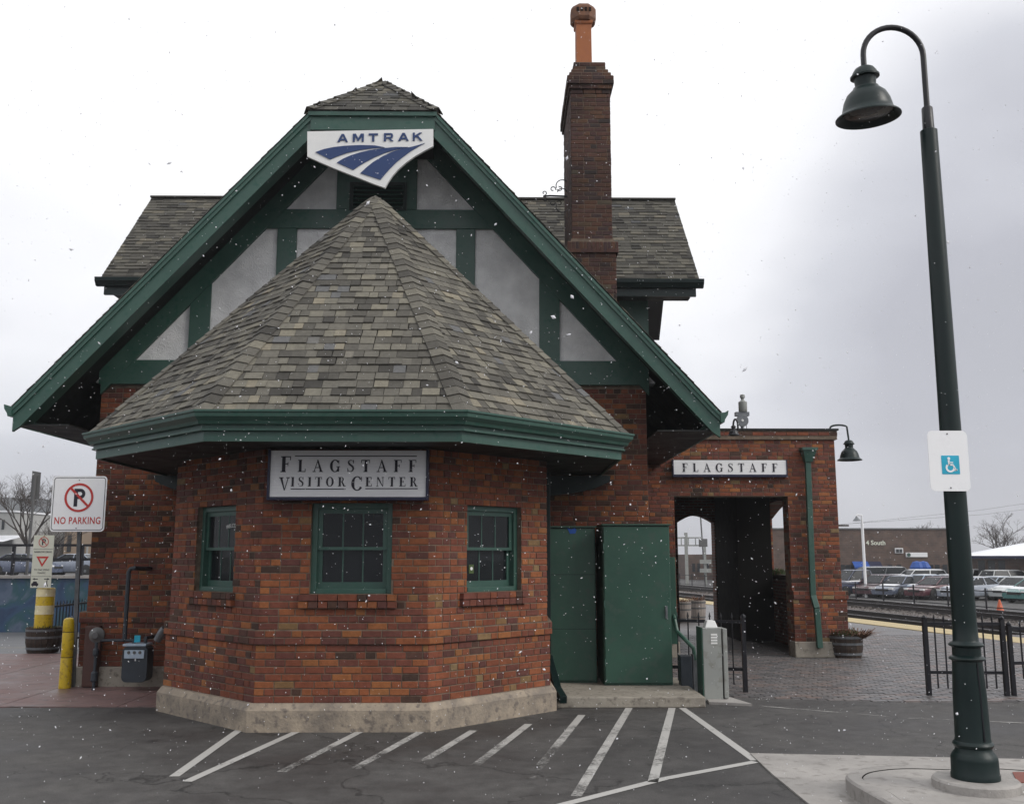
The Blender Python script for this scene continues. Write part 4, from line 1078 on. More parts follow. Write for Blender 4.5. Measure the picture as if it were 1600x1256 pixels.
# right side wall with arched opening over a low sill
sw0, sw1, sz0, sz1 = 18.75, 22.05, 1.30, 2.62
arc = [(PX1, sw0 + (sw1 - sw0) * (1 - k / 12), sz1 + .33 * math.sin(math.pi * k / 12)) for k in range(13)]
m = MB(); m.poly([(PX1, PY + .345, 0), (PX1, 23.35, 0), (PX1, 23.35, PT), (PX1, PY + .345, PT)], (-.35, 0, 0), holes=[[(PX1, sw0, sz0), (PX1, sw1, sz0)] + arc]); m.build('porch_side_wall', 'btexY', depot)
jm = MB(); lay((PX1 - .355, sw1 - .004), (PX1 + .004, sw1 - .004), sz0, 19, jm, 730, head=.4); kind(jm.build('brickwork', 'brick', pwl), 'stuff')
# back wall with arched doorway
ax0, ax1, az1 = 4.22, 5.10, 2.58
arc = [(ax1 - (ax1 - ax0) * k / 10, 23.0, az1 + .17 * math.sin(math.pi * k / 10)) for k in range(11)]
m = MB(); m.poly([(PX0, 23.0, 0), (ax0, 23.0, 0)] + arc[::-1] + [(ax1, 23.0, 0), (PX1 - .35, 23.0, 0), (PX1 - .35, 23.0, PT), (PX0, 23.0, PT)], (0, .35, 0)); m.build('porch_back_wall', 'btexX', depot)
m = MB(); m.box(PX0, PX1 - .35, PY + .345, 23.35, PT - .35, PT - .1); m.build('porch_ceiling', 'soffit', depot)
# pier standing inside the porch (its black colour paints the porch shade between the two openings)
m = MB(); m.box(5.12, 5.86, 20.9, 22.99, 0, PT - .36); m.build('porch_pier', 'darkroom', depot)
# downspouts
dp = MB(); dp.v = []
pts = [W(1262, 722, PY - .1), W(1270, 930, PY - .1), W(1276, 950, PY - .17), W(1281, 1012, PY - .17)]
for a, b in zip(pts, pts[1:]): dp.bar(a, b, .10, .085)
d1 = dp.build('downspout', 'green', depot, bevel=.008)
m = MB(); h0, h1 = W(1252, 704, PY - .1), W(1273, 704, PY - .1); zz0 = W(1262, 722, PY - .1).z
m.add([(h0.x, PY - .22, h0.z), (h1.x, PY - .22, h0.z), (h1.x, PY - .01, h0.z), (h0.x, PY - .01, h0.z), (h0.x + .05, PY - .16, zz0), (h1.x - .07, PY - .16, zz0), (h1.x - .07, PY - .04, zz0), (h0.x + .05, PY - .04, zz0)],
      [(0, 1, 2, 3), (4, 7, 6, 5), (0, 4, 5, 1), (1, 5, 6, 2), (2, 6, 7, 3), (3, 7, 4, 0)]); m.box(h0.x - .02, h1.x + .02, PY - .24, PY - .01, h0.z + .001, h0.z + .05); m.build('leader_head', 'green', d1)
m = MB(); c = Vector((BX + 2.34, 11.98, 0)); m.bar((.62, 12.75, .55), (.62, 12.75, 2.9), .08); m.bar((.63, 12.75, .50), (.70, 12.05, .19), .09); m.bar((.70, 12.05, .19), (.75, 11.74, .12), .09); m.build('downspout', 'dgreen', depot, bevel=.008)
# roof items behind the parapet
m = MB(); m.lathe([(.12, 0), (.12, .06), (.05, .09)], (5.45, 18.6, PT + .16), 10); m.box(5.75, 6.15, 18.3, 18.9, PT + .16, PT + .24); m.box(5.5, 5.6, 18.5, 18.7, PT - .1, PT + .17); m.box(5.8, 6.1, 18.4, 18.8, PT - .1, PT + .17); m.build('roof_vent', 'galv', depot)

# ============================================================ CUPBOARDS, STEP, CABINETS BESIDE THE BAY
m = MB(); m.box(.52, 2.47, 11.92, YG - .1, 0, .125); tag(m.build('concrete_step', 'conc', bevel=.012), 'low pale concrete step below the green steel cupboards', 'step')
def cupboard(x0, x1, y0, y1, z0, z1, name, label, handle):
    t = thing(name, label, 'cupboard', ((x0 + x1) / 2, (y0 + y1) / 2, z0))
    m = MB(); m.box(x0, x1, y0 + .035, y1, z0, z1); m.box(x0 - .015, x1 + .015, y0 - .02, y1, z1 + .0005, z1 + .02); m.build('cabinet_body', 'door', t, bevel=.004)
    m = MB(); m.box(x0 + .012, x1 - .012, y0, y0 + .034, z0 + .03, z1 - .012); d = m.build('door', 'door', t, bevel=.006)
    for zz in (() if handle else (.70, 1.42)):
        m = MB(); m.box(x0 + .012, x1 - .012, y0 - .0012, y0 - .0002, z0 + zz, z0 + zz + .006); m.build('panel_seam', 'dgreen', d)
    if handle:
        m = MB(); m.box(x1 - .085, x1 - .055, y0 - .012, y0 - .001, z0 + .86, z0 + 1.02); m.bar((x1 - .07, y0 - .03, z0 + .9), (x1 - .07, y0 - .03, z0 + 1.0), .014); m.bar((x1 - .07, y0 - .03, z0 + .95), (x1 - .07, y0, z0 + .95), .014); m.build('handle', 'galv', d)
        for k in range(3):
            m = MB(); z = z0 + .25 + k * .75; m.tube([(x0 + .008, y0 - .008, z), (x0 + .008, y0 - .008, z + .09)], .009, 8); m.build('hinge', 'green', d)
    return t
c1 = cupboard(1.37, 2.27, 12.95, YG - .06, .125, 2.20, 'steel_cupboard', 'tall green steel cupboard with a lever handle standing forward on the step', True)
c2 = cupboard(.42, 1.30, 13.22, YG - .06, .125, 2.18, 'steel_cupboard', 'green steel cupboard set back between the bay and the taller cupboard, with a blue sticker', False)
m = MB(); a = W(893, 828, 13.215); m.poly([(a.x - .06, 13.216, a.z + .03), (a.x - .02, 13.216, a.z - .05), (a.x + .05, 13.216, a.z - .045), (a.x + .07, 13.216, a.z), (a.x + .045, 13.216, a.z + .03), (a.x, 13.216, a.z + .01)], (0, -.004, 0)); m.build('sticker', 'blue', c2)
t = thing('electrical_panel', 'narrow green electrical panel behind the tall cupboard with a bent conduit', 'electrical panel', (2.36, 13.5, .9))
m = MB(); m.box(2.29, 2.40, 13.3, 13.8, .62, 1.78); m.build('panel_body', 'door', t, bevel=.005)
m = MB(); m.tube([(2.36, 13.25, .95), (2.38, 13.2, .8), (2.46, 13.05, .70), (2.55, 12.98, .60), (2.57, 12.97, .45)], .028, 8); m.tube([(2.36, 13.32, 1.0), (2.36, 13.25, .95)], .028, 8); m.build('conduit', 'door', t)
t = thing('junction_box', 'small dark grey steel box on the ground between the cupboard and the utility pedestal', 'box', (2.50, 13.0, 0))
m = MB(); m.box(2.37, 2.52, 12.93, 13.12, .0, .50); m.build('box_body', 'meter', t, bevel=.006); m = MB(); m.box(2.535, 2.64, 12.95, 13.1, .0, .52); m.build('box_cover', 'galv', t, bevel=.004)
# grey utility pedestal
UX, UY = 2.56, 12.42
t = thing('utility_pedestal', 'grey metal utility pedestal with a white cap and dark green flank, right of the step', 'utility box', (UX + .15, UY, 0))
m = MB(); m.box(UX, UX + .24, UY, UY + .34, 0, .90); m.build('pedestal_body', 'grey', t, bevel=.01)
m = MB(); m.box(UX - .012, UX - .001, UY + .0, UY + .34, .02, .90); m.build('side_panel', 'door', t)
m = MB(); m.obox((UX + .255, UY - .01, .04), (.055, .0, 0), (.0, .30, 0), (0, 0, .85)); m.build('side_cover', 'grey', t, bevel=.008)
m = MB(); m.add([(UX + .05, UY + .06, .901), (UX + .21, UY + .06, .901), (UX + .21, UY + .22, .901), (UX + .05, UY + .22, .901), (UX + .08, UY + .08, .985), (UX + .18, UY + .08, .985), (UX + .18, UY + .2, .985), (UX + .08, UY + .2, .985)], [(4, 5, 6, 7), (0, 1, 5, 4), (1, 2, 6, 5), (2, 3, 7, 6), (3, 0, 4, 7)]); m.build('cap', 'white', t, bevel=.008)
for k in range(4):
    m = MB(); m.box(UX + .105, UX + .185, UY - .004, UY + .001, .70 + k * .035, .722 + k * .035); m.build('vent_slot', 'white', t)
m = MB(); q = [G(1108, 1100), G(1175, 1103), G(1140, 1092), G(1100, 1088)]; m.poly([(p.x, p.y, .03) for p in q][::-1], (0, 0, -.03)); kind(m.build('pedestal_pad', 'lconc'), 'structure')

# ============================================================ FENCES
def iron_fence(p, q, label, n, top=.92, low=.30, posts=(1, 1), spear=.10, ph=.98, pw=.055, z=0.0, midposts=(), group='black iron picket fences'):
    p, q = Vector((p[0], p[1], z)), Vector((q[0], q[1], z)); d = (q - p); L = d.length; dd = d.normalized()
    t = thing('iron_fence', label, 'fence', tuple(p), group)
    for h in (top, low):
        m = MB(); m.bar(p + Vector((0, 0, h)), q + Vector((0, 0, h)), .03, .04); m.build('rail', 'black', t)
    for f, on in zip((0, 1), posts):
        if on: m = MB(); c = p + d * f; m.bar(c, c + Vector((0, 0, ph)), pw); m.lathe([(pw * .75, ph), (pw * .75, ph + .02), (.005, ph + .05)], c, 4); m.build('post', 'black', t)
    for f in midposts: m = MB(); c = p + d * f; m.bar(c, c + Vector((0, 0, ph)), pw); m.build('post', 'black', t)
    pk = MB(); pk.bar((0, 0, low - .20), (0, 0, top + spear - .045), .016); pk.lathe([(.002, top + spear - .05), (.016, top + spear - .04), (.003, top + spear + .02)], (0, 0, 0), 4)
    me = pk.mesh('picket'); me.materials.append(M['black'])
    for i in range(n):
        c = p + d * ((i + 1) / (n + 1)); placed(me, 'picket', t, Matrix.Translation(c) @ Matrix.Rotation(math.atan2(dd.y, dd.x), 4, 'Z'))
    return t
a = G(1452, 1087); b = G(1574, 1088)
iron_fence(a, b, 'black picket fence panel behind the foot of the big lamp post', 7)
iron_fence((b.x + .10, b.y + .02), (b.x + 1.9, b.y + .1), 'black picket gate leaf at the right edge of the photo, hung beyond the fence panel', 11, low=.42, top=.86, pw=.05, ph=.90)
a = G(1165, 1082)
iron_fence((2.30, 13.55), (a.x, a.y), 'black picket fence between the green cupboard and the porch opening', 6)
t = iron_fence((-8.55, 18.75), (-8.62, 24.6), 'tall narrow black picket fence beside the wooden barrel on the left', 40, top=.88, low=.20, spear=.08, ph=.98, z=-.04)
hz_ = thing('striped_marker', 'yellow and black striped marker on the end post of the left picket fence', 'marker', (-8.62, 18.66, .40))
for k in range(3): m = MB(); m.box(-8.68, -8.60, 18.65, 18.665, .35 + k * .22, .46 + k * .22); m.build('yellow_band', 'yellow', hz_)
m = MB(); m.box(-8.69, -8.59, 18.666, 18.675, .30, .95); m.build('backing', 'black', hz_)

# ============================================================ BOLLARDS, SIGNS, METER ON THE LEFT
BXX = G(101, 1076)
t = thing('bollard', 'slim yellow bollard in front of the left corner of the depot', 'bollard', (BXX.x, BXX.y, .012))
m = MB(); m.lathe([(.080, 0), (.082, .02), (.080, .04), (.078, .40), (.076, .405), (.076, .42), (.078, .425), (.078, .74), (.076, .745), (.076, .755), (.078, .76), (.078, .90), (.068, .925), (.04, .94), (.0, .945)], (BXX.x, BXX.y, .012), 28); m.build('sleeve', 'yellow', t, smooth=True)
for z in (.412, .75): m = MB(); m.lathe([(.0775, z - .004), (.0775, z + .004)], (BXX.x, BXX.y, .012), 28); m.build('seam', 'rubber', t)
def rrect(x0, x1, z0, z1, r, n=5):
    o = []
    for cx, cz, a in ((x1 - r, z1 - r, 0), (x0 + r, z1 - r, 90), (x0 + r, z0 + r, 180), (x1 - r, z0 + r, 270)):
        for k in range(n + 1): t_ = R(a + 90 * k / n); o.append((cx + r * math.cos(t_), cz + r * math.sin(t_)))
    return o
def plate(pts, y, th, mat, name, parent):
    m = MB(); m.poly([(x, y, z) for x, z in pts], (0, th, 0)); return m.build(name, mat, parent)
def ringpoly(cx, cz, r0, r1, y, th, mat, name, parent, n=40):
    m = MB(); m.poly([(cx + r1 * math.cos(2 * math.pi * k / n), y, cz + r1 * math.sin(2 * math.pi * k / n)) for k in range(n)], (0, th, 0), holes=[[(cx + r0 * math.cos(2 * math.pi * k / n), y, cz + r0 * math.sin(2 * math.pi * k / n)) for k in range(n)]]); return m.build(name, mat, parent)
def letter_p(cx, cz, h, y, mat, parent, name='letter'):
    """bold P: stem and bowl"""
    w = h * .20; n = 10; bw = h * .62; x0 = cx - bw / 2
    out = [(x0, cz - h / 2), (x0 + w, cz - h / 2), (x0 + w, cz - h * .08)]
    rc = h * .29; cxx = x0 + bw - rc; cc = cz + h / 2 - rc
    out += [(cxx + rc * math.sin(math.pi * (1 - k / n)), cc + rc * math.cos(math.pi * (1 - k / n))) for k in range(n + 1)] + [(x0, cz + h / 2)]
    ri = rc - w * .9; hole = [(x0 + w, cc - ri)] + [(cxx + ri * math.sin(math.pi * (1 - k / n)), cc + ri * math.cos(math.pi * (1 - k / n))) for k in range(n + 1)] + [(x0 + w, cc + ri)]
    m = MB(); m.poly([(x, y, z) for x, z in out], (0, .002, 0), holes=[[(x, y, z) for x, z in hole]]); return m.build(name, mat, parent)
def flat_text(s, cap, x, z, y, mat, parent, bold=0.0, sx=1.0, name='lettering', spacing=1.0, slope=0.0):
    m = text_mb(s, cap, lambda u, v, w: Vector((x + u, y - w, z + v + slope * u)), bold, sx, .002, spacing=spacing); return m.build(name, mat, parent)
SX0, SZ0 = W(80, 829, 13.35), W(80, 745, 13.35); SX1 = W(163, 829, 13.35)
NX = (SX0.x + SX1.x) / 2 - .015; NW = .745; NZ = (SX0.z + SZ0.z) / 2; NH = .76
t = thing('no_parking_sign', 'large square white NO PARKING sign on a grey post behind the slim yellow bollard', 'sign', (NX, 13.4, .0))
ysn = 13.35
plate(rrect(NX - NW / 2, NX + NW / 2, NZ - NH / 2, NZ + NH / 2, .05), ysn, .004, 'sheet', 'sign_panel', t)
o1, o2 = rrect(NX - NW / 2 + .018, NX + NW / 2 - .018, NZ - NH / 2 + .018, NZ + NH / 2 - .018, .04), rrect(NX - NW / 2 + .026, NX + NW / 2 - .026, NZ - NH / 2 + .026, NZ + NH / 2 - .026, .034)
m = MB(); m.poly([(x, ysn - .002, z) for x, z in o1], (0, .001, 0), holes=[[(x, ysn - .002, z) for x, z in o2]]); m.build('border_line', 'ink', t)
letter_p(NX + .008, NZ + .085, .245, ysn - .003, 'ink', t)
ringpoly(NX, NZ + .085, .168, .198, ysn - .005, .002, 'red', 'prohibition_ring', t)
m = MB(); m.obox((NX - .125, ysn - .0065, NZ + .085 + .115), (.24, 0, -.24), (.022, 0, .022), (0, .0012, 0)); m.build('prohibition_bar', 'red', t)
flat_text('NO PARKING', .098, NX, NZ - .275, ysn - .001, 'red', t, bold=.012, sx=.74, spacing=1.08)
for z in (NZ + .325, NZ - .335): m = MB(); m.lathe([(.008, 0), (.008, .004)], (NX - .01, ysn - .001, z), 8, axis=(0, -1, 0)); m.build('bolt', 'galv', t)
m = MB(); pb, pt_ = Vector((BXX.x + .035, BXX.y + .02, .5)), Vector((NX, 13.40, NZ + .33))
m.bar((BXX.x + .06, BXX.y + .12, 0), pt_, .055, .03); m.build('post', 'galv', t)
# back of a third sign
p0, p1 = W(47, 781, 29.5), W(64, 738, 29.5)
t = thing('traffic_sign', 'grey back of a narrow rectangular traffic sign on a thin pole at far left', 'sign', (W(55, 800, 29.5).x, 29.5, .5))
xm = (p0.x + p1.x) / 2; zb_ = p0.z
plate([(p0.x, p0.z), (p1.x, p0.z + .03), (p1.x, p1.z), (p0.x, p1.z + .05)], 29.5, .01, 'dull', 'sign_panel', t)
m = MB(); m.bar((xm - .05, 29.45, .5), (xm, 29.45, p1.z - .1), .06); m.build('post', 'dull', t)
# barrel planter with bollard and give-way sign
def barrel(name, label, c, r, h, mat='wood', group=None):
    t = thing(name, label, 'planter', tuple(c), group)
    for k in range(20):
        a0, a1 = 2 * math.pi * k / 20 + .01, 2 * math.pi * (k + 1) / 20 - .01; m = MB(); v = []
        for z, rr in ((0, r * .86), (h * .4, r * .98), (h, r)):
            for a, q in ((a0, rr), (a1, rr), (a1, rr - .03), (a0, rr - .03)): v.append((c[0] + q * math.cos(a), c[1] + q * math.sin(a), c[2] + z))
        m.add(v, [(4 * j + i, 4 * j + (i + 1) % 4, 4 * j + 4 + (i + 1) % 4, 4 * j + 4 + i) for j in range(2) for i in range(4)] + [(8, 9, 10, 11)]); m.build('stave', mat, t)
    for z, rr in ((h * .18, .925), (h * .62, .995), (h * .9, 1.005)):
        m = MB(); q = r * rr + .004; m.lathe([(q - .006, z - .02), (q, z - .02), (q + .002, z + .02), (q - .006, z + .02)], c, 24); m.build('hoop', 'dull' if mat != 'wood' else 'galv', t)
    m = MB(); m.lathe([(r * .8, .02), (r - .035, h - .05), (r - .04, h - .045)], c, 20); m.build('soil', 'soil', t)
    return t
def tuft(parent, c, r, n, h, mats, seed, lean=.5, name='plant'):
    q = random.Random(seed)
    for mi, (mat, sh) in enumerate(mats):
        m = MB()
        for i in range(int(n * sh)):
            a = q.random() * 6.28; rr = r * math.sqrt(q.random()); b = Vector((c[0] + rr * math.cos(a), c[1] + rr * math.sin(a), c[2]))
            hh = h * q.uniform(.4, 1.1); o = Vector((math.cos(a), math.sin(a), 0)) * hh * q.uniform(.1, lean * 2) + Vector((q.uniform(-.05, .05), q.uniform(-.05, .05), 0)); w = Vector((-math.sin(a), math.cos(a), 0)) * q.uniform(.004, .011)
            tip = b + o + Vector((0, 0, hh * q.uniform(.5, 1) * (1 - lean * .5))); mid = (b + tip) / 2 + Vector((0, 0, hh * .2))
            m.add([b - w, b + w, mid + w, mid - w, tip], [(0, 1, 2, 3), (3, 2, 4)])
        kind(m.build(name, mat, parent), 'stuff')
g = G(54, 1021); PL = (g.x, g.y + .32, -.0)
tb = barrel('barrel_planter', 'dark wooden half barrel at far left with a yellow bollard standing in it', PL, .32, .46)
tuft(tb, (PL[0], PL[1], .42), .28, 160, .12, [('leaf', .7), ('straw', .3)], 4)
t = thing('bollard', 'thick yellow bollard with two reflective bands standing in the wooden barrel', 'bollard', (PL[0], PL[1] - .05, .40))
zt_ = W(60, 918, PL[1]).z
m = MB(); m.lathe([(.165, .0), (.165, zt_ - .42), (.15, zt_ - .40), (0, zt_ - .395)], (PL[0], PL[1] - .05, .40), 28); m.build('sleeve', 'yellow', t, smooth=True)
for ya, yb_ in ((932, 920), (960, 946)):
    m = MB(); za, zb_ = W(60, ya, PL[1] - .2).z, W(60, yb_, PL[1] - .2).z; m.lathe([(.163, za), (.1675, za), (.1675, zb_), (.163, zb_)], (PL[0], PL[1] - .05, 0), 28); m.build('reflective_band', 'band', t)
ys = PL[1] - .24
a, b = W(47, 918, ys), W(86, 836, ys); sx0, sx1, sz0_, sz1_ = a.x, b.x - .01, a.z, b.z
t = thing('narrow_drive_sign', 'narrow cream sign with a red give way triangle, above the barrel planter', 'sign', ((sx0 + sx1) / 2, ys, sz0_))
plate([(sx0, sz0_), (sx1, sz0_), (sx1, sz1_), (sx0, sz1_)], ys, .006, 'cream', 'sign_panel', t)
H_ = sz1_ - sz0_; xm = (sx0 + sx1) / 2; Z = lambda f: sz0_ + H_ * f
m = MB()
for f in (.735, .215): m.box(sx0 + .01, sx1 - .01, ys - .002, ys - .0005, Z(f) - .003, Z(f) + .003)
m.build('divider_line', 'ink', t)
ringpoly(xm, Z(.87), .083, .095, ys - .004, .001, 'red', 'prohibition_ring', t, 28); letter_p(xm + .004, Z(.87), .115, ys - .0025, 'ink', t)
m = MB(); m.obox((xm - .06, ys - .005, Z(.87) + .055), (.115, 0, -.115), (.009, 0, .009), (0, .001, 0)); m.build('prohibition_bar', 'red', t)
flat_text('NARROW DRIVE', .034, xm, Z(.665), ys - .001, 'ink', t, bold=.004, sx=.95)
tri = lambda s: [(xm - s, Z(.52) + s * .62), (xm + s, Z(.52) + s * .62), (xm, Z(.52) - s * 1.05)]
m = MB(); m.poly([(x, ys - .002, z) for x, z in tri(.118)], (0, .001, 0), holes=[[(x, ys - .002, z) for x, z in tri(.062)]]); m.build('give_way_triangle', 'red', t)
flat_text('TO ONCOMING', .032, xm, Z(.325), ys - .001, 'ink', t, sx=.9); flat_text('TRAFFIC', .032, xm, Z(.265), ys - .001, 'ink', t, sx=.95)
def arrow(x, z, s):
    m = MB(); m.poly([(x + s * q, ys - .002, z + w) for q, w in ((-.05, -.008), (.01, -.008), (.01, -.022), (.05, 0), (.01, .022), (.01, .008), (-.05, .008))][::int(s)], (0, .001, 0)); m.build('arrow', 'ink', t)
arrow(xm - .11, Z(.165), -1); arrow(xm + .11, Z(.165), 1)
m = MB(); cz = Z(.07); m.poly([(xm - .11 + x, ys - .002, cz + z) for x, z in ((-.065, -.03), (-.065, .01), (-.045, .02), (-.03, .05), (.03, .05), (.045, .02), (.065, .01), (.065, -.03), (.045, -.03), (.045, -.045), (.025, -.045), (.025, -.03), (-.025, -.03), (-.025, -.045), (-.045, -.045), (-.045, -.03))][::-1], (0, .001, 0)); m.build('car_symbol', 'ink', t)
m = MB(); x = xm + .11; m.obox((x - .008, ys - .002, cz - .0), (.018, 0, 0), (0, .001, 0), (.004, 0, .045)); m.obox((x - .03, ys - .002, cz - .05), (.012, 0, 0), (0, .001, 0), (.018, 0, .052)); m.obox((x + .022, ys - .002, cz - .05), (.012, 0, 0), (0, .001, 0), (-.02, 0, .052)); m.lathe([(.011, 0), (.011, .002)], (x + .004, ys - .001, cz + .06), 10, axis=(0, -1, 0)); m.obox((x - .028, ys - .002, cz + .012), (.03, 0, .02), (0, .001, 0), (0, 0, .009)); m.build('walker_symbol', 'ink', t)
m = MB(); m.lathe([(.012, 0), (.009, .01)], (xm, ys - .0, sz1_ - .012), 8, axis=(0, -1, 0)); m.build('bolt', 'brass', t)
m = MB(); m.box(xm - .03, xm + .03, ys + .006, ys + .07, sz0_ + .02, sz1_ - .1); m.build('post', 'galv', t)

# gas meter set
MY = 13.45
mx0, mx1 = W(196, 1030, MY).x, W(235, 1030, MY).x
t = thing('gas_meter', 'dark grey gas meter marked with a white 1, with pipework against the brick wall', 'gas meter', ((mx0 + mx1) / 2, MY, .1))
mb, mt_ = W(215, 1064, MY).z, W(215, 1008, MY).z
m = MB(); m.poly([(x, MY - .12, z) for x, z in rrect(mx0, mx1, mb, mt_, .07)][::-1], (0, .24, 0)); m.build('meter_body', 'meter', t, smooth=True, bevel=.012)
m = MB(); m.box(mx0 + .03, mx1 - .04, MY - .14, MY - .121, mt_ - .16, mt_ - .05); m.box(mx0 + .0, mx1 - .02, MY - .135, MY + .12, mt_ + .001, mt_ + .03); m.build('meter_head', 'meter', t, bevel=.006)
for k in range(3): m = MB(); m.lathe([(.022, 0), (.018, .012)], (mx0 + .09 + k * .075, MY - .14, mt_ - .08), 12, axis=(0, -1, 0)); m.build('dial', 'dull', t)
m = MB(); m.box((mx0 + mx1) / 2 - .03, (mx0 + mx1) / 2 + .05, MY - .10, MY - .09, mt_ + .05, mt_ + .14); m.build('index_plate', 'cyan', t); t.children[-1].data.materials[0] = pm('pale_blue_plate', (.45, .55, .66), rough=.4)
flat_text('1', .11, (mx0 + mx1) / 2 + .01, mb + .28, MY - .121, 'white', t, bold=.01)
zp = W(200, 1000, MY).z; vx = W(197, 960, MY).x; vz = W(197, 892, MY).z; rx = W(152, 985, MY).x
m = MB(); m.tube([(rx, MY, zp), (mx0 + .1, MY, zp)], .020, 8); m.tube([(mx0 + .10, MY, zp), (mx0 + .10, MY, mt_ + .02)], .024, 8); m.tube([(mx1 - .08, MY, mt_ + .02), (mx1 - .08, MY, zp + .03), (mx1 - .06, MY + .2, zp + .03), (mx1 - .06, YG - .04, zp + .03)], .024, 8); m.tube([(rx, MY, .0), (rx, MY, zp + .1)], .022, 8); m.build('pipe', 'meter', t)
m = MB(); m.tube([(vx, MY, zp), (vx, MY, vz - .02), (vx + .02, MY, vz + .03), (vx + .07, MY, vz + .04), (vx + .12, MY + .2, vz + .03), (vx + .14, YG - .02, vz + .03)], .030, 8); m.build('vent_pipe', 'meter', t)
m = MB(); m.lathe([(.03, -.06), (.10, -.05), (.105, -.03), (.105, -.01), (.06, .02), (.04, .05)], (rx, MY - .02, zp + .07), 20, axis=(0, -1, 0)); m.build('regulator', 'dull', t, smooth=True); t.children[-1].data.materials[0] = M['meter']
m = MB(); m.lathe([(.03, -.02), (.045, 0), (.045, .10), (.03, .12)], (rx, MY, .14), 12); m.lathe([(.03, -.02), (.04, 0), (.04, .06), (.03, .08)], (rx, MY, .48), 12); m.build('valve', 'meter', t)
m = MB(); m.lathe([(.05, 0), (.055, .12), (.045, .2)], (W(247, 975, 13.3).x, 13.3, W(247, 1000, 13.3).z), 14, axis=(.5, -.2, .8)); m.build('outlet_elbow', 'galv', t)
bx0, bx1 = W(128, 1050, 13.7).x, W(150, 1050, 13.7).x
m = MB(); m.box(bx0, bx1, 13.70, 13.84, .02, W(138, 978, 13.7).z); m.box(bx1 - .001 - .06, bx1 + .05, 13.66, 13.70, .50, .68)
tag(m.build('brown_service_box', 'brownsteel', bevel=.01), 'narrow reddish brown service box at the left foot of the depot wall', 'service box')

# ============================================================ SIGN LETTERS WITH SERIFS (built stroke by stroke)
def strip(pts):
    """variable width stroke: (x, y, w)"""
    n = len(pts); lft, rgt = [], []
    for i, (x, y, w) in enumerate(pts):
        ax, ay = pts[max(0, i - 1)][:2]; bx_, by_ = pts[min(n - 1, i + 1)][:2]; dx, dy = bx_ - ax, by_ - ay; l = math.hypot(dx, dy) or 1
        lft.append((x - dy / l * w / 2, y + dx / l * w / 2)); rgt.append((x + dy / l * w / 2, y - dx / l * w / 2))
    return [[lft[i], lft[i + 1], rgt[i + 1], rgt[i]] for i in range(n - 1)]
def rc(x0, y0, x1, y1): return [(x0, y0), (x1, y0), (x1, y1), (x0, y1)]
def arcw(cx, cy, rx, ry, a0, a1, n=18, th=.215, tn=.07, side='L'):
    p = []
    for k in range(n + 1):
        a = R(a0 + (a1 - a0) * k / n); f = abs(math.cos(a)); w = tn + (th - tn) * f ** 1.6
        p.append((cx + (rx - w / 2) * math.cos(a), cy + (ry - w / 2) * math.sin(a), w))
    return strip(p)
T_, S_ = .215, .062
def stem(x): return [rc(x, 0, x + T_, 1)]
def glyph(c):
    if c == 'F': return stem(.08) + [rc(0, 1 - S_, .62, 1), rc(0, 0, .33, S_), rc(.575, .76, .62, 1 - S_), rc(.23, .49, .46, .49 + S_), rc(.43, .39, .47, .62)], .66
    if c == 'E': return stem(.08) + [rc(0, 1 - S_, .62, 1), rc(0, 0, .66, S_), rc(.575, .76, .62, 1 - S_), rc(.23, .49, .46, .49 + S_), rc(.43, .39, .47, .62), rc(.615, S_, .66, .26)], .70
    if c == 'L': return stem(.08) + [rc(0, 1 - S_, .33, 1), rc(0, 0, .62, S_), rc(.575, S_, .62, .27)], .66
    if c == 'I': return stem(.08) + [rc(0, 1 - S_, .31, 1), rc(0, 0, .31, S_)], .34
    if c == 'T': return stem(.275) + [rc(0, 1 - S_, .70, 1), rc(.19, 0, .51, S_), rc(0, .74, .042, 1 - S_), rc(.658, .74, .70, 1 - S_)], .72
    if c == 'A': return [[(.10, S_), (.155, S_), (.44, .94), (.40, 1)], [(.34, 1), (.44, 1), (.78, S_), (.60, S_)], rc(.22, .33, .60, .33 + S_), rc(0, 0, .25, S_), rc(.52, 0, .86, S_)], .86
    if c == 'V': return [[(.08, 1 - S_), (.26, 1 - S_), (.46, .0), (.40, 0)], [(.66, 1 - S_), (.72, 1 - S_), (.46, 0), (.42, .06)], rc(0, 1 - S_, .34, 1), rc(.56, 1 - S_, .82, 1)], .80
    if c == 'N': return [rc(.10, 0, .15, 1 - S_), [(.06, 1), (.24, 1), (.74, 0), (.66, 0)], rc(.69, .0, .74, 1 - S_), rc(0, 0, .25, S_), rc(.59, 1 - S_, .84, 1)], .86
    if c == 'O': return arcw(.41, .5, .41, .52, 0, 360, 28), .85
    if c == 'C': return arcw(.42, .5, .42, .52, 42, 325, 24) + [rc(.70, .66, .745, .97)], .80
    if c == 'G': return arcw(.42, .5, .42, .52, 42, 322, 24) + [rc(.70, .66, .745, .97), rc(.61, .03, .76, .42), rc(.53, .40, .84, .40 + S_)], .87
    if c == 'R':
        return stem(.08) + [rc(0, 1 - S_, .33, 1), rc(0, 0, .32, S_)] + strip([(.2, .978, .045), (.40, .97, .05), (.50, .92, .10), (.545, .76, .15), (.50, .60, .11), (.40, .53, .05), (.2, .52, .045)]) + [[(.34, .53), (.48, .53), (.76, 0), (.58, 0)], rc(.56, 0, .84, S_)], .80
    if c == 'S': return strip([(.50, .74, .04), (.47, .90, .04), (.36, .97, .05), (.24, .975, .055), (.12, .90, .10), (.10, .76, .14), (.18, .63, .155), (.34, .53, .16), (.46, .41, .16), (.50, .27, .145), (.45, .12, .11), (.33, .035, .055), (.20, .025, .05), (.08, .11, .04), (.045, .28, .04)]) + [rc(.49, .70, .53, 1), rc(.02, 0, .06, .32)], .60
    return [], .3
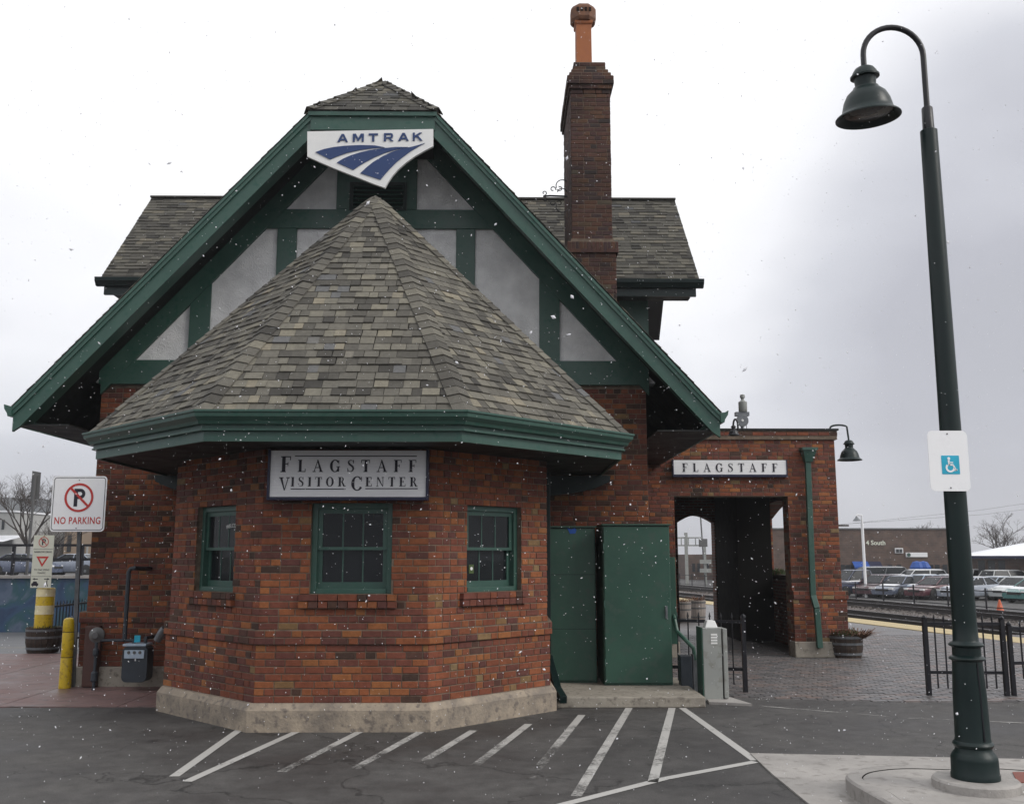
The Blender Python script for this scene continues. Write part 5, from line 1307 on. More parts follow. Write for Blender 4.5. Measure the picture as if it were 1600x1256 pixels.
def word(s, x, z, h, width, y, mat, parent, depth=.004):
    gs = [glyph(c) for c in s]; tot = sum(g[1] for g in gs) * h; gap = (width - tot) / max(1, len(s) - 1) if width else .04; cx = x
    for g in gs:
        m = MB()
        for i, pl in enumerate(g[0]): m.poly([(cx + a * h, y - .0002 * (i % 5), z + b * h) for a, b in pl], (0, -depth - .0002 * (i % 3), 0))
        m.build('letter', mat, parent); cx += g[1] * h + gap
# visitor centre sign
yv = 10.26
a, b = W(421, 776, yv), W(666, 704, yv); vx0, vx1, vz0, vz1 = a.x, b.x, a.z, b.z
t = thing('visitor_center_sign', 'white board reading FLAGSTAFF VISITOR CENTER in a navy frame under the bay eave', 'sign', ((vx0 + vx1) / 2, yv, vz0))
m = MB(); m.box(vx0, vx1, yv, yv + .05, vz0, vz1); m.build('sign_board', 'signwhite', t)
m = MB(); m.box(vx0 - .028, vx0 - .001, yv - .02, yv + .12, vz0 - .035, vz1 + .01); m.box(vx1 + .001, vx1 + .028, yv - .02, yv + .12, vz0 - .035, vz1 + .01); m.box(vx0 - .001, vx1 + .001, yv - .02, yv + .12, vz0 - .035, vz0 - .001); m.box(vx0, vx1, yv + .051, yv + .12, vz0, vz1 + .01); m.build('frame', 'navy', t, bevel=.004)
k_ = (vx1 - vx0) / 648.0
U = lambda x: vx0 + (x - 103) * k_
V = lambda y: vz1 - (y - 57) * (vz1 - vz0) / 198.0
word('F', U(145), V(150), V(82) - V(150), 0, yv, 'ink', t); word('LAGSTAFF', U(217), V(149), V(97) - V(149), U(712) - U(217), yv, 'ink', t)
word('V', U(140), V(228), V(172) - V(228), 0, yv, 'ink', t); word('ISITOR', U(190), V(211), V(171) - V(211), U(417) - U(190), yv, 'ink', t)
word('C', U(441), V(228), V(168) - V(228), 0, yv, 'ink', t); word('ENTER', U(500), V(211), V(171) - V(211), U(716) - U(500), yv, 'ink', t)
for a_, b_, c_ in ((203, 712, 81), (190, 418, 222), (500, 718, 220)):
    m = MB(); m.box(U(a_), U(b_), yv - .004, yv - .0005, V(c_ + 2), V(c_ - 2)); m.build('rule_line', 'ink', t)
# place name sign on the porch
yf = PY - .09
a, b = W(1053, 741, yf), W(1228, 719, yf)
t = thing('station_name_sign', 'long white board reading FLAGSTAFF with a navy edge, above the porch opening', 'sign', ((a.x + b.x) / 2, yf, a.z))
m = MB(); m.box(a.x, b.x, yf, yf + .04, a.z, b.z); m.build('sign_board', 'signwhite', t)
m = MB(); m.box(a.x - .02, b.x + .02, yf - .01, yf + .088, a.z - .045, a.z - .001); m.box(a.x - .02, a.x - .001, yf - .01, yf + .088, a.z, b.z + .01); m.box(b.x + .001, b.x + .02, yf - .01, yf + .088, a.z, b.z + .01); m.box(a.x, b.x, yf + .041, yf + .088, a.z, b.z); m.build('frame', 'navy', t)
x0, x1 = W(1066, 730, yf).x, W(1215, 730, yf).x; word('FLAGSTAFF', x0, a.z + (b.z - a.z) * .18, (b.z - a.z) * .60, x1 - x0, yf, 'ink', t)
# rail company sign on the gable
ya = YR - .22
def UV(x, y): p = W(420 + x / 3.925, 100 + y / 3.925, ya); return (p.x, p.z)
t = thing('railway_company_sign', 'white pointed sign with AMTRAK lettering and three blue sweeping bands hung below the clipped gable', 'sign', (W(580, 250, ya).x, ya, W(580, 250, ya).z))
crv = [(1008, 505), (960, 530), (900, 564), (840, 606), (790, 650), (755, 690), (730, 728), (712, 760)]
out = [(236, 415), (1008, 400)] + crv + [(640, 735), (560, 703), (480, 672), (400, 640), (320, 606), (236, 568)]
plate([UV(*p) for p in out], ya, .05, 'white', 'sign_panel', t)
st = [[(287, 543), (340, 524), (400, 512), (470, 504), (560, 500), (650, 502), (712, 514), (640, 519), (560, 530), (480, 548), (420, 569), (375, 588)],
      [(418, 607), (455, 584), (500, 564), (560, 545), (620, 531), (700, 519), (780, 512), (855, 512), (790, 525), (720, 545), (650, 574), (590, 606), (550, 630), (518, 652)],
      [(562, 672), (600, 636), (640, 604), (700, 568), (760, 540), (810, 524), (870, 512), (910, 502), (958, 487), (920, 508), (870, 538), (820, 575), (780, 608), (740, 648), (710, 682), (685, 712)]]
for s_ in st:
    m = MB(); m.poly([(x, ya - .001, z) for x, z in [UV(*p) for p in s_]], (0, -.010, 0)); m.build('blue_band', 'logo', t)
for ch, px in zip('AMTRAK', (453, 547, 644, 738, 826, 915)):
    x_, z_ = UV(px, 481 - (px - 453) * .018); cap_ = UV(0, 430)[1] - UV(0, 479)[1]
    gl_ = {'A': [[(0, 0), (.26, 0), (.62, .78), (.62, 1), (.48, 1)], [(.62, 1), (.62, .78), (.98, 0), (1.24, 0), (.76, 1)], rc(.30, .20, .94, .40)],
           'M': [rc(0, 0, .24, 1), rc(1.06, 0, 1.30, 1), [(.24, 1), (.24, .66), (.65, .02), (.65, .42), (.36, 1)], [(1.06, 1), (.94, 1), (.65, .42), (.65, .02), (1.06, .66)]],
           'T': [rc(.42, 0, .68, .78), rc(0, .78, 1.1, 1)], 'R': [rc(0, 0, .25, 1), rc(.25, .80, .80, 1), rc(.25, .34, .80, .53), [(.80, .34), (1.02, .42), (1.08, .67), (1.02, .92), (.80, 1), (.80, .80), (.83, .67), (.80, .53)], [(.52, .34), (.80, .34), (1.12, 0), (.82, 0)]],
           'K': [rc(0, 0, .25, 1), [(.25, .36), (.25, .64), (.78, 1), (1.10, 1)], [(.38, .58), (.60, .66), (1.16, 0), (.84, 0)]]}[ch]
    m = MB(); hw_ = .62
    for i, pl in enumerate(gl_): m.poly([(x_ + (a_ - hw_) * cap_, ya - .001 - .0004 * i, z_ + b_ * cap_ + (a_ - hw_) * cap_ * .018) for a_, b_ in pl], (0, -.010, 0))
    m.build('letter', 'logo', t)
for x in (-2.4, -1.4): m = MB(); m.box(XC + (x + 1.9), XC + (x + 1.95), ya + .051, YR - .06, 7.55, 7.60); m.build('mounting_bracket', 'galv', t)

# ============================================================ LAMPS
def bell_shade(c, s, parent, axis=(0, 0, 1), mat='dgreen', lens=True):
    """bell shaped shade hanging from c (top of the fitter), s = overall scale"""
    m = MB(); ax = Vector(axis)
    prof = [(.0, 0), (.05, -.005), (.075, -.02), (.095, -.05), (.105, -.075), (.115, -.08), (.115, -.095), (.088, -.10), (.082, -.16), (.083, -.175), (.10, -.18), (.103, -.19), (.118, -.205), (.155, -.240), (.182, -.295), (.198, -.360), (.204, -.385), (.222, -.402), (.250, -.422), (.257, -.430), (.257, -.438), (.248, -.438), (.215, -.412), (.19, -.385)]
    m.lathe([(r_ * s, z * s) for r_, z in prof], c, 40, axis=tuple(ax)); m.build('lamp_shade', mat, parent, smooth=True)
    if lens: m = MB(); m.lathe([(.195 * s, -.395 * s), (.15 * s, -.415 * s), (.0, -.42 * s)], c, 32, axis=tuple(ax)); m.build('lamp_lens', 'lamp_glass', parent, smooth=True)
base = G(1535, 1219, .20); LX, LY = base.x, base.y + .10
tl = thing('street_lamp', 'tall dark green street lamp with hooked arm and bell shade', 'street lamp', (LX, LY, .13))
m = MB(); m.lathe([(.30, 0), (.30, .055), (.285, .07), (.0, .07)], (LX, LY, .126), 32); tag(m.build('lamp_footing', 'lconc'), 'round concrete footing under the tall green street lamp', 'footing')
prof = [(.168, 0), (.168, .03), (.163, .04), (.161, .13), (.159, .15), (.146, .175), (.128, .195), (.126, .215), (.135, .225), (.142, .24), (.135, .255), (.126, .262), (.122, .28), (.116, .60), (.106, .80), (.104, .83), (.124, .842), (.128, .85), (.118, .862), (.100, .87), (.100, .93), (.120, .940), (.124, .95), (.114, .962), (.094, .972), (.090, .98), (.086, 1.1)]
m = MB(); m.lathe([(r_, z) for r_, z in prof], (LX, LY, .197), 40); tb_ = m.build('lamp_base', 'dgreen', tl, smooth=True)
m = MB(); a0 = -1.35
for z in (.2985, ): 
    m.bar((LX + .124 * math.cos(a0), LY + .124 * math.sin(a0), .47), (LX + .106 * math.cos(a0), LY + .106 * math.sin(a0), 1.02), .010); m.build('seam', 'black', tb_)
ztop = W(1441, 205, LY).z; zarm = W(1441, 170, LY).z
m = MB(); m.lathe([(.086, 1.28), (.080, 2.4), (.066, ztop), (.060, ztop + .004), (.048, ztop + .006)], (LX, LY, 0), 32); m.build('lamp_pole', 'dgreen', tl, smooth=True)
m = MB(); m.lathe([(.046, ztop + .005), (.043, zarm), (.036, zarm + .01), (.02, zarm + .012)], (LX, LY, 0), 24); m.build('pole_collar', 'black', tl, smooth=True)
ac = W(1391, 90, LY); rr_ = (LX - W(1349, 90, LY).x) / 2; zc_ = W(1391, 40, LY).z - rr_ - .02
pts = [(LX, LY, zarm), (LX, LY, zc_ - .08)] + [(LX - rr_ + rr_ * math.cos(t_), LY, zc_ + rr_ * math.sin(t_) * 1.0) for t_ in [math.pi * k / 18 for k in range(19)]] + [(LX - 2 * rr_, LY, zc_ - .12)]
m = MB(); m.tube(pts, .023, 12); m.build('lamp_arm', 'black', tl, smooth=True)
lean = Vector((-.0, .0, 1))
bell_shade((LX - 2 * rr_, LY, zc_ - .10), 1.0, tl, axis=(-.05, -.07, 1))
# disabled parking sign strapped to the post
yh = LY - .10
a, b = W(1452, 768, yh), W(1513, 672, yh); hx, hzc = (a.x + b.x) / 2, (a.z + b.z) / 2
t = thing('disabled_parking_sign', 'small white sign with a cyan wheelchair symbol fixed to the tall street lamp', 'sign', (hx, yh, hzc))
plate(rrect(hx - .152, hx + .152, hzc - .23, hzc + .23, .04), yh, .004, 'sheet', 'sign_panel', t)
plate(rrect(hx - .058, hx + .078, hzc - .102, hzc + .040, .004), yh - .0018, .0008, 'cyan', 'symbol_field', t)
cxh, czh = hx + .010, hzc - .031
m = MB()
def q2(x, z): return (cxh + x, yh - .0035, czh + z)
m.poly([q2(a_ * .036 * math.cos(R(k)) if False else .036 * math.cos(R(k)) - .004, .036 * math.sin(R(k)) - .022) for a_, k in [(1, k) for k in range(135, 375, 15)]] + [q2(.022 * math.cos(R(k)) - .004, .022 * math.sin(R(k)) - .022) for k in range(360, 120, -15)], (0, .001, 0)); m.build('wheelchair_symbol', 'sheet', t)
m = MB(); m.obox(q2(-.018, -.004), (.014, 0, 0), (0, .001, 0), (-.002, 0, .040)); m.obox(q2(-.014, -.006), (.036, 0, 0), (0, .001, 0), (0, 0, .012)); m.obox(q2(.012, -.002), (.013, 0, 0), (0, .001, 0), (.022, 0, -.042)); m.obox(q2(-.010, .014), (.03, 0, 0), (0, .001, 0), (0, 0, .008)); m.obox(q2(.026, -.048), (.024, 0, .006), (0, .001, 0), (0, 0, .009))
m.lathe([(.011, 0), (.011, .001)], q2(-.012, .048), 14, axis=(0, -1, 0)); m.build('seated_figure', 'sheet', t)
for z in (-.205, .205): m = MB(); m.lathe([(.006, 0), (.006, .003)], (hx, yh, hzc + z), 8, axis=(0, -1, 0)); m.build('bolt', 'dull', t)
m = MB(); m.box(hx - .02, hx + .02, yh + .0041, LY - .07, hzc + .18, hzc + .21); m.box(hx - .02, hx + .02, yh + .0041, LY - .07, hzc - .21, hzc - .18); m.build('strap', 'galv', t)
# gooseneck lamp on the porch corner
def gooseneck(px0, px1, ytop, yb, Y, label, sc_, zl, mat='dgreen'):
    a, b = W(px0, yb, Y), W(px1, yb, Y); t = thing('wall_lamp', label, 'wall lamp', tuple(a), 'gooseneck lamps on the depot')
    zt_ = W(px0, ytop, Y).z; w = b.x - a.x; n = 12
    pts = [(a.x, Y, a.z - .05), (a.x, Y, a.z)] + [(a.x + w * (1 - math.cos(math.pi * .92 * k / n)) / 2, Y, a.z + (zt_ - a.z) * math.sin(math.pi * .92 * k / n) ** .7 if k else a.z) for k in range(1, n)] + [(b.x, Y, zl + .04), (b.x, Y, zl)]
    m = MB(); m.tube(pts, .018, 8); m.build('lamp_arm', mat, t, smooth=True)
    bell_shade((b.x, Y, zl + .02), sc_, t, mat=mat, lens=False)
    return t
gooseneck(1297, 1325, 664, 670, PY + .2, 'green gooseneck lamp with a bell shade reaching right from the porch corner', .88, W(1325, 689, PY + .2).z)
gooseneck(1153, 1146, 655, 668, 17.1, 'small dark gooseneck lamp under the end of the main roof gutter', .42, W(1146, 666, 17.1).z, 'black')
# loudspeaker with siren on the porch roof
yS = 18.1; c = W(1160, 657, yS)
t = thing('roof_loudspeaker', 'grey horn loudspeaker with an upright light can on the porch roof beside the main eave', 'loudspeaker', (c.x, yS, PT + .16))
m = MB(); m.lathe([(.11, 0), (.10, .005), (.085, .03), (.05, .09), (.03, .14)], c - Vector((0, -.0, 0)), 24, axis=(0, 1, 0)); m.lathe([(.112, -.01), (.118, -.005), (.118, .01), (.105, .012)], c, 24, axis=(0, 1, 0)); m.build('horn', 'galv', t, smooth=True)
m = MB(); m.lathe([(.095, -.006), (.09, -.004)], c, 24, axis=(0, 1, 0)); m.build('horn_mouth', 'black', t); m = MB(); m.lathe([(.02, -.02), (.025, -.012), (.02, -.007)], c, 12, axis=(0, 1, 0)); m.build('horn_driver', 'white', t)
z0_, z1_ = W(1162, 643, yS).z, W(1162, 626, yS).z
m = MB(); m.lathe([(.075, z0_), (.082, z0_ + .01), (.082, z1_ - .02), (.05, z1_), (.03, z1_ + .02), (.03, z1_ + .05), (.05, z1_ + .07), (.045, z1_ + .12), (.02, z1_ + .13)], (c.x + .03, yS + .05, 0), 16); m.build('light_can', 'grey', t, smooth=True)
m = MB(); m.box(c.x - .12, c.x + .14, yS, yS + .12, z0_ - .08, z0_ - .005); m.bar((c.x, yS + .06, PT + .1), (c.x, yS + .06, z0_ - .06), .04); m.build('mount', 'galv', t)
for k in range(4): m = MB(); m.bar((c.x - .09 + k * .06, yS, PT + .16), (c.x - .07 + k * .05, yS + .05, c.z - .06), .012); m.build('strut', 'galv', t)

# ============================================================ PLANTERS
g = G(1331, 1029); PR = (g.x, g.y + .30, .0)
tb = barrel('barrel_planter', 'dark half barrel of mixed plants and dry grass at the foot of the porch corner', PR, .31, .40)
tuft(tb, (PR[0] - .03, PR[1], .36), .27, 420, .20, [('leaf', .8), ('straw', .2)], 9, lean=.3)
tuft(tb, (PR[0] + .22, PR[1] - .1, .34), .12, 260, .36, [('straw', 1)], 10, lean=1.0, name='dry_grass')
for px, yb, rr_, lab in ((1068, 972, .22, 'pale wooden barrel with twigs seen left in the porch archway'), (1090, 969, .24, 'pale wooden barrel seen right of its twin through the porch archway')):
    g = G(px, yb); tt = barrel('barrel_planter', lab, (g.x, g.y, 0), rr_, .56, 'greywood'); tuft(tt, (g.x, g.y, .5), .2, 60, .3, [('straw', 1)], px)
# plants on the sill of the porch side opening
t = thing('window_box', 'leafy green plants in a box on the sill of the porch side opening', 'window box', (5.98, 21.0, sz0))
m = MB(); m.box(5.93, 6.13, 19.4, 21.9, sz0 + .001, sz0 + .10); m.build('trough', 'wood', t)
tuft(t, (6.03, 21.6, sz0 + .08), .22, 260, .26, [('leaf', .8), ('straw', .2)], 20); tuft(t, (6.03, 21.2, sz0 + .08), .22, 200, .22, [('leaf', .9), ('straw', .1)], 21)

# ============================================================ LEFT BACKGROUND
m = MB(); m.box(-34, -5.9, 28.2, 28.55, -.6, 1.16); lw = tag(m.build('mural_wall', 'mural'), 'low retaining wall painted with a blue and white mural at far left', 'wall')
m = MB(); m.box(-34, -5.9, 28.12, 28.6, 1.162, 1.24); c_ = m.build('wall_coping', 'lconc', lw)
m = MB(); m.box(-90, -5.9, 28.61, 110, -.6, .50); kind(m.build('raised_street', 'road'), 'structure')
rl = thing('street_railing', 'dark metal railing on top of the blue mural wall', 'railing', (-14, 28.35, 1.3))
for h in (.86, .46): m = MB(); m.bar((-34, 28.35, 1.24 + h), (-5.95, 28.35, 1.24 + h), .07); m.build('rail', 'black', rl)
for i in range(15): m = MB(); x = -33.9 + i * 1.98; m.bar((x, 28.35, 1.24), (x, 28.35, 2.10), .08); m.build('post', 'black', rl)
# cars --------------------------------------------------------------------------------------------------------
PAINT = {}
def paint(c):
    if c not in PAINT: PAINT[c] = pm('car_paint', c, tuple(v * .88 for v in c), scale=2, rough=.28, coat=.5, spec=.5)
    return PAINT[c]
def car(label, loc, rot, colour, style='sedan', group='parked cars', scale=1.0):
    t = thing('parked_car', label, 'car', (0, 0, 0), group); ORIGIN[t.name] = Vector((0, 0, 0))
    st_ = {'sedan': dict(L=4.6, H=1.43, b=[(-2.3, .62), (-2.25, .98), (-1.5, 1.02), (-.6, .98), (.85, .95), (1.9, .80), (2.28, .62)], g=(-1.65, 1.15, -.95, .35)),
           'hatch': dict(L=4.1, H=1.5, b=[(-2.05, .6), (-2.0, 1.0), (-1.4, 1.02), (-.5, .99), (.8, .97), (1.7, .85), (2.03, .62)], g=(-1.9, 1.2, -1.45, .35)),
           'suv': dict(L=4.7, H=1.72, b=[(-2.35, .7), (-2.3, 1.12), (-1.5, 1.14), (-.6, 1.12), (.95, 1.10), (2.0, .98), (2.33, .72)], g=(-2.2, 1.3, -1.85, .55)),
           'pickup': dict(L=5.3, H=1.8, b=[(-2.65, .8), (-2.62, 1.14), (-1.5, 1.14), (-.6, 1.13), (1.05, 1.12), (2.3, 1.05), (2.62, .8)], g=(-.85, 1.4, -.65, .65)),
           'van': dict(L=5.0, H=1.9, b=[(-2.5, .75), (-2.45, 1.15), (-1.5, 1.16), (-.6, 1.14), (1.2, 1.12), (2.2, .98), (2.48, .72)], g=(-2.38, 1.75, -2.2, .85))}[style]
    b = st_['b']; W2 = .88; P_ = paint(colour); m = MB(); rows = []
    for x, z in b:
        e = W2 * (1 - .10 * (abs(x) / b[-1][0]) ** 4)
        rows.append([(x, -e * .9, .26), (x, -e, .42), (x, -e, z - .18), (x, -e * .93, z - .03), (x, -e * .6, z), (x, e * .6, z), (x, e * .93, z - .03), (x, e, z - .18), (x, e, .42), (x, e * .9, .26)])
    for r_ in rows: m.v += r_
    n = 10
    for i in range(len(rows) - 1):
        for k in range(n): m.f.append([i * n + k, i * n + (k + 1) % n, (i + 1) * n + (k + 1) % n, (i + 1) * n + k]); m.t.append(.5)
    m.f += [list(range(n)), list(range((len(rows) - 1) * n, len(rows) * n))]; m.t += [.5, .5]
    m.build('body', P_, t, smooth=True)
    x0, x1, x2, x3 = st_['g']; H = st_['H']; bz = b[3][1] - .02; wb, wt_ = W2 * .9, W2 * .68
    gm_ = MB(); B = [(x0, -wb, bz), (x1, -wb, bz - .02), (x1, wb, bz - .02), (x0, wb, bz)]; T = [(x2, -wt_, H - .04), (x3, -wt_, H - .04), (x3, wt_, H - .04), (x2, wt_, H - .04)]
    gm_.add(B + T, [(0, 1, 5, 4), (1, 2, 6, 5), (2, 3, 7, 6), (3, 0, 4, 7)]); gm_.build('window', 'carglass', t, bevel=.10, smooth=True)
    m = MB(); e = .03; m.add([(x2 - e, -wt_ - e, H - .05), (x3 + e, -wt_ - e, H - .05), (x3 + e, wt_ + e, H - .05), (x2 - e, wt_ + e, H - .05), (x2 + .12, -wt_ + .12, H), (x3 - .15, -wt_ + .12, H), (x3 - .15, wt_ - .12, H), (x2 + .12, wt_ - .12, H)], [(0, 1, 5, 4), (1, 2, 6, 5), (2, 3, 7, 6), (3, 0, 4, 7), (4, 5, 6, 7), (0, 3, 2, 1)]); m.build('roof', P_, t, smooth=True)
    for s_ in (-1, 1):
        for (p, q) in (((x1, wb), (x3, wt_)), ((x0, wb), (x2, wt_)), (((x0 + x1) / 2 - .1, wb), ((x2 + x3) / 2 - .05, wt_))): m = MB(); m.bar((p[0], s_ * (p[1] + .005), bz - .02), (q[0], s_ * (q[1] + .008), H - .05), .06, .04); m.build('pillar', P_, t)
    wm = MB(); wm.lathe([(.20, -.11), (.31, -.105), (.33, -.08), (.33, .08), (.31, .105), (.20, .11)], (0, 0, 0), 16, axis=(0, 1, 0)); wme = wm.mesh('tyre', smooth=True); wme.materials.append(M['rubber'])
    rm = MB(); rm.lathe([(.03, -.115), (.20, -.10), (.20, .10), (.03, .115)], (0, 0, 0), 10, axis=(0, 1, 0)); rme = rm.mesh('rim'); rme.materials.append(M['galv'])
    for x in (-st_['L'] * .29, st_['L'] * .31):
        for s_ in (-1, 1):
            wh = bpy.data.objects.new('wheel', wme); C.objects.link(wh); wh.parent = t; wh.location = (x, s_ * .80, .33)
            ri = bpy.data.objects.new('rim', rme); C.objects.link(ri); ri.parent = wh
            m = MB(); m.lathe([(.385, -.01), (.385, .012)], (x, s_ * .872, .35), 16, axis=(0, s_, 0)); m.build('wheel_arch', 'rubber', t)
    for s_ in (-1, 1):
        xe = b[-1][0]; zf = b[-1][1]
        m = MB(); m.box(xe - .12, xe + .012, s_ * .62 - .15, s_ * .62 + .15, zf - .02, zf + .08); m.build('headlight', 'white', t)
        xe = b[0][0]; m = MB(); m.box(xe - .012, xe + .08, s_ * .66 - .12, s_ * .66 + .12, b[1][1] - .26, b[1][1] - .08); m.build('tail_light', 'red', t)
    m = MB(); m.box(b[-1][0] - .03, b[-1][0] + .02, -.45, .45, .48, .62); m.build('grille', 'rubber', t); m = MB(); m.box(-st_['L'] / 2 + .2, st_['L'] / 2 - .2, -.8, .8, .2, .30); m.build('underbody', 'rubber', t)
    if sum(colour) > .25 and group != gl: m = MB(); m.box(b[4][0] + .15, b[5][0], -.62, .62, b[5][1] + .0, b[4][1] - .02); m.v = [(x, y, z if z < b[5][1] + .01 or x < b[5][0] - .01 else b[5][1] + .012) for x, y, z in m.v]; m.build('bonnet_snow', 'snow', t); m = MB(); m.box(x2 + .14, x3 - .17, -wt_ + .14, wt_ - .14, H + .001, H + .02); m.build('roof_snow', 'snow', t)
    if style == 'pickup': m = MB(); m.box(-2.5, -.95, -.72, .72, 1.10, 1.135); m.build('load_bed', 'rubber', t)
    t.location = loc; t.rotation_euler = (0, 0, rot); t.scale = (scale,) * 3; ORIGIN[t.name] = Vector(loc)
    return t
def car_at(px, pyb, zg, heading, colour, style, label, group, scale=1.0, lim=None):
    g_ = G(px, pyb, zg)
    return car(label, tuple(g_), R(heading), colour, style, group, scale)
gl = 'cars parked on the street above the mural wall'
def street_car(px, Y, *a, **k):
    p = W(px, 880, Y); return car(a[0], (p.x, Y, .50), R(a[1]), a[2], a[3], gl)
street_car(116, 64, 'silver blue saloon parked above the mural wall, right of the cream sign', 172, (.22, .25, .31), 'sedan')
street_car(40, 63, 'white and navy saloon parked above the mural wall, left of the cream sign', -8, (.10, .12, .18), 'sedan')
street_car(-25, 64, 'pale grey car cut by the left edge above the mural wall', 5, (.45, .46, .48), 'sedan')
street_car(170, 66, 'dark blue car half hidden behind the left corner of the depot', 175, (.03, .04, .09), 'sedan')
gr = 'cars in the car park beyond the tracks'
ZL = -.75
spec = [(1338, 55, 8, (.035, .045, .09), 'pickup', 'dark blue pickup truck at the porch corner, tail towards the depot', 200), (1366, 62, 0, (.10, .11, .115), 'van', 'dark grey van with a long roof behind the front row, near the white street light', 185),
        (1375, 54, 0, (.075, .03, .036), 'hatch', 'small dark red hatchback between the pickup truck and the silver saloons', 215), (1394, 57, 0, (.33, .35, .37), 'sedan', 'silver saloon with snow dusted bonnet, right of the dark red hatchback', 215),
        (1408, 53, 0, (.10, .12, .17), 'sedan', 'slate grey saloon nose out behind the black car park fence', 215), (1433, 61, 0, (.66, .67, .68), 'suv', 'white estate car with roof rails in the second row', 190),
        (1436, 53, 0, (.26, .33, .42), 'hatch', 'pale blue compact car left of the maroon saloon', 215), (1466, 51, 0, (.09, .022, .032), 'sedan', 'maroon saloon parked side on in front of the long brown building', 205),
        (1490, 57, 0, (.50, .51, .52), 'sedan', 'white saloon with red tail lights just left of the big lamp post', 20), (1517, 50, 0, (.33, .36, .42), 'sedan', 'light grey saloon partly behind the big lamp post', 205),
        (1548, 62, 0, (.58, .60, .60), 'suv', 'tall white car at the back right of the big lamp post', 10), (1553, 51, 0, (.27, .32, .38), 'sedan', 'blue grey saloon right of the big lamp post beside the traffic cone', 205),
        (1578, 58, 0, (.55, .56, .55), 'suv', 'pale beige estate car in the back row at the right edge', 15), (1590, 50, 0, (.50, .52, .52), 'sedan', 'silver white saloon with a snowy windscreen near the right edge', 215), (1622, 47, 0, (.05, .17, .16), 'sedan', 'dark teal saloon cut by the right edge of the photo', 205)]
for px, Y, _, col, sty, lab, hd in spec:
    Y += 7; p = W(px, 900, Y); car(lab, (p.x, Y, ZL), R(hd), col, sty, gr, .93)
# car park ground and its low black fence
m = MB(); q = [trk(-30, 11.6), trk(-30, 70), trk(130, 70), trk(130, 11.6)]; m.poly([(p.x, p.y, ZL) for p in q], (0, 0, -.4)); kind(m.build('car_park', 'asphalt'), 'structure')
fa, fb_ = trk(-8, 11.9), trk(52, 11.9)
iron_fence((fa.x, fa.y), (fb_.x, fb_.y), 'low black post and rail fence between the far track and the parked cars', 0, top=1.0, low=.35, ph=1.12, z=ZL + .1, midposts=[i / 24 for i in range(1, 24)], group='car park fence')
g = W(1561, 931, 40); t = thing('traffic_cone', 'orange traffic cone beyond the tracks right of the big lamp post', 'traffic cone', (g.x, 40, ZL + .2))
m = MB(); m.lathe([(.17, .03), (.03, .55), (.0, .56)], (g.x, 40, ZL + .22), 16); m.build('cone', 'orange', t); m = MB(); m.box(g.x - .25, g.x + .25, 39.75, 40.25, ZL + .05, ZL + .25); m.build('cone_base', 'orange', t)

# ============================================================ FAR BUILDINGS
def building(name, label, x0, x1, Y, z0, z1, D, mat, cat='building', cope='snow'):
    t = thing(name, label, cat, ((x0 + x1) / 2, Y, z0)); m = MB(); m.box(x0, x1, Y, Y + D, z0, z1); m.build('wall', mat, t); m = MB(); m.box(x0 - .1, x1 + .1, Y - .1, Y + D, z1 + .001, z1 + .12); m.build('roof_edge', cope, t); return t
def fbox(t, nm, mat, px0, px1, py0, py1, Y, d=.1, proud=.06):
    a, b = W(px0, py1, Y - proud), W(px1, py0, Y - proud); m = MB(); m.box(a.x, b.x, Y - proud, Y - proud + d, a.z, b.z); return m.build(nm, mat, t)
YB1 = 84
x0, x1 = W(1195, 830, YB1).x, W(1480, 830, YB1).x; z1 = W(1400, 827, YB1).z
bn = building('commercial_building', 'long flat roofed brown brick building with pale 4 South lettering beyond the car park', x0, x1, YB1, -1.4, z1, 18, 'farbrick', cope='dull')
m = MB(); m.box(x1 + .01, W(1525, 845, YB1).x, YB1 + 1, YB1 + 17, -1.4, W(1500, 846, YB1).z); m.build('side_wing', 'farbrick', bn)
a = W(1366, 851, YB1 - .2); flat_text('4 South', .40, a.x + .2, a.z, YB1 - .05, 'cream', bn, bold=.02)
w_ = fbox(bn, 'window_frame', 'signwhite', 1399, 1411, 856, 864, YB1, .1, .10); fbox(bn, 'window', 'fardark', 1400.5, 1404.5, 857.5, 863, YB1, .05, .14); fbox(bn, 'window', 'fardark', 1405.7, 1409.7, 857.5, 863, YB1, .05, .14)
fbox(bn, 'shop_sign', 'signwhite', 1416, 1449, 863, 870, YB1, .1, .10); 
m = MB(); p = W(1420, 866.5, YB1 - .12); m.lathe([(.16, 0), (.16, .03)], p, 12, axis=(0, -1, 0)); m.build('sign_emblem', 'green', bn)
for px in (1314, 1322, 1330, 1345, 1352, 1372, 1388, 1402, 1425, 1452, 1462, 1474): fbox(bn, 'window', 'fardark', px, px + 6, 882, 896, YB1, .05, .08)
fbox(bn, 'door', 'fardark', 1479, 1485, 874, 898, YB1 + 1, .05, .08)
for px0, px1, lab in ((1338, 1362, 'bright blue awning at the left end of the long brown building'), (1362, 1382, 'faded lilac blue awning right of the bright one on the brown building')):
    a, b = W(px0, 885, YB1 - 1), W(px1, 877, YB1 - 1); m = MB(); m.add([(a.x, YB1 - .6, a.z), (b.x, YB1 - .6, a.z), (b.x, YB1 - .05, b.z), (a.x, YB1 - .05, b.z), (a.x, YB1 - .6, a.z - .15), (b.x, YB1 - .6, a.z - .15)], [(0, 1, 2, 3), (4, 5, 1, 0), (0, 3, 4), (1, 5, 2)]); tag(m.build('awning', 'blue' if px0 == 1338 else 'navy'), lab, 'awning', 'blue awnings')
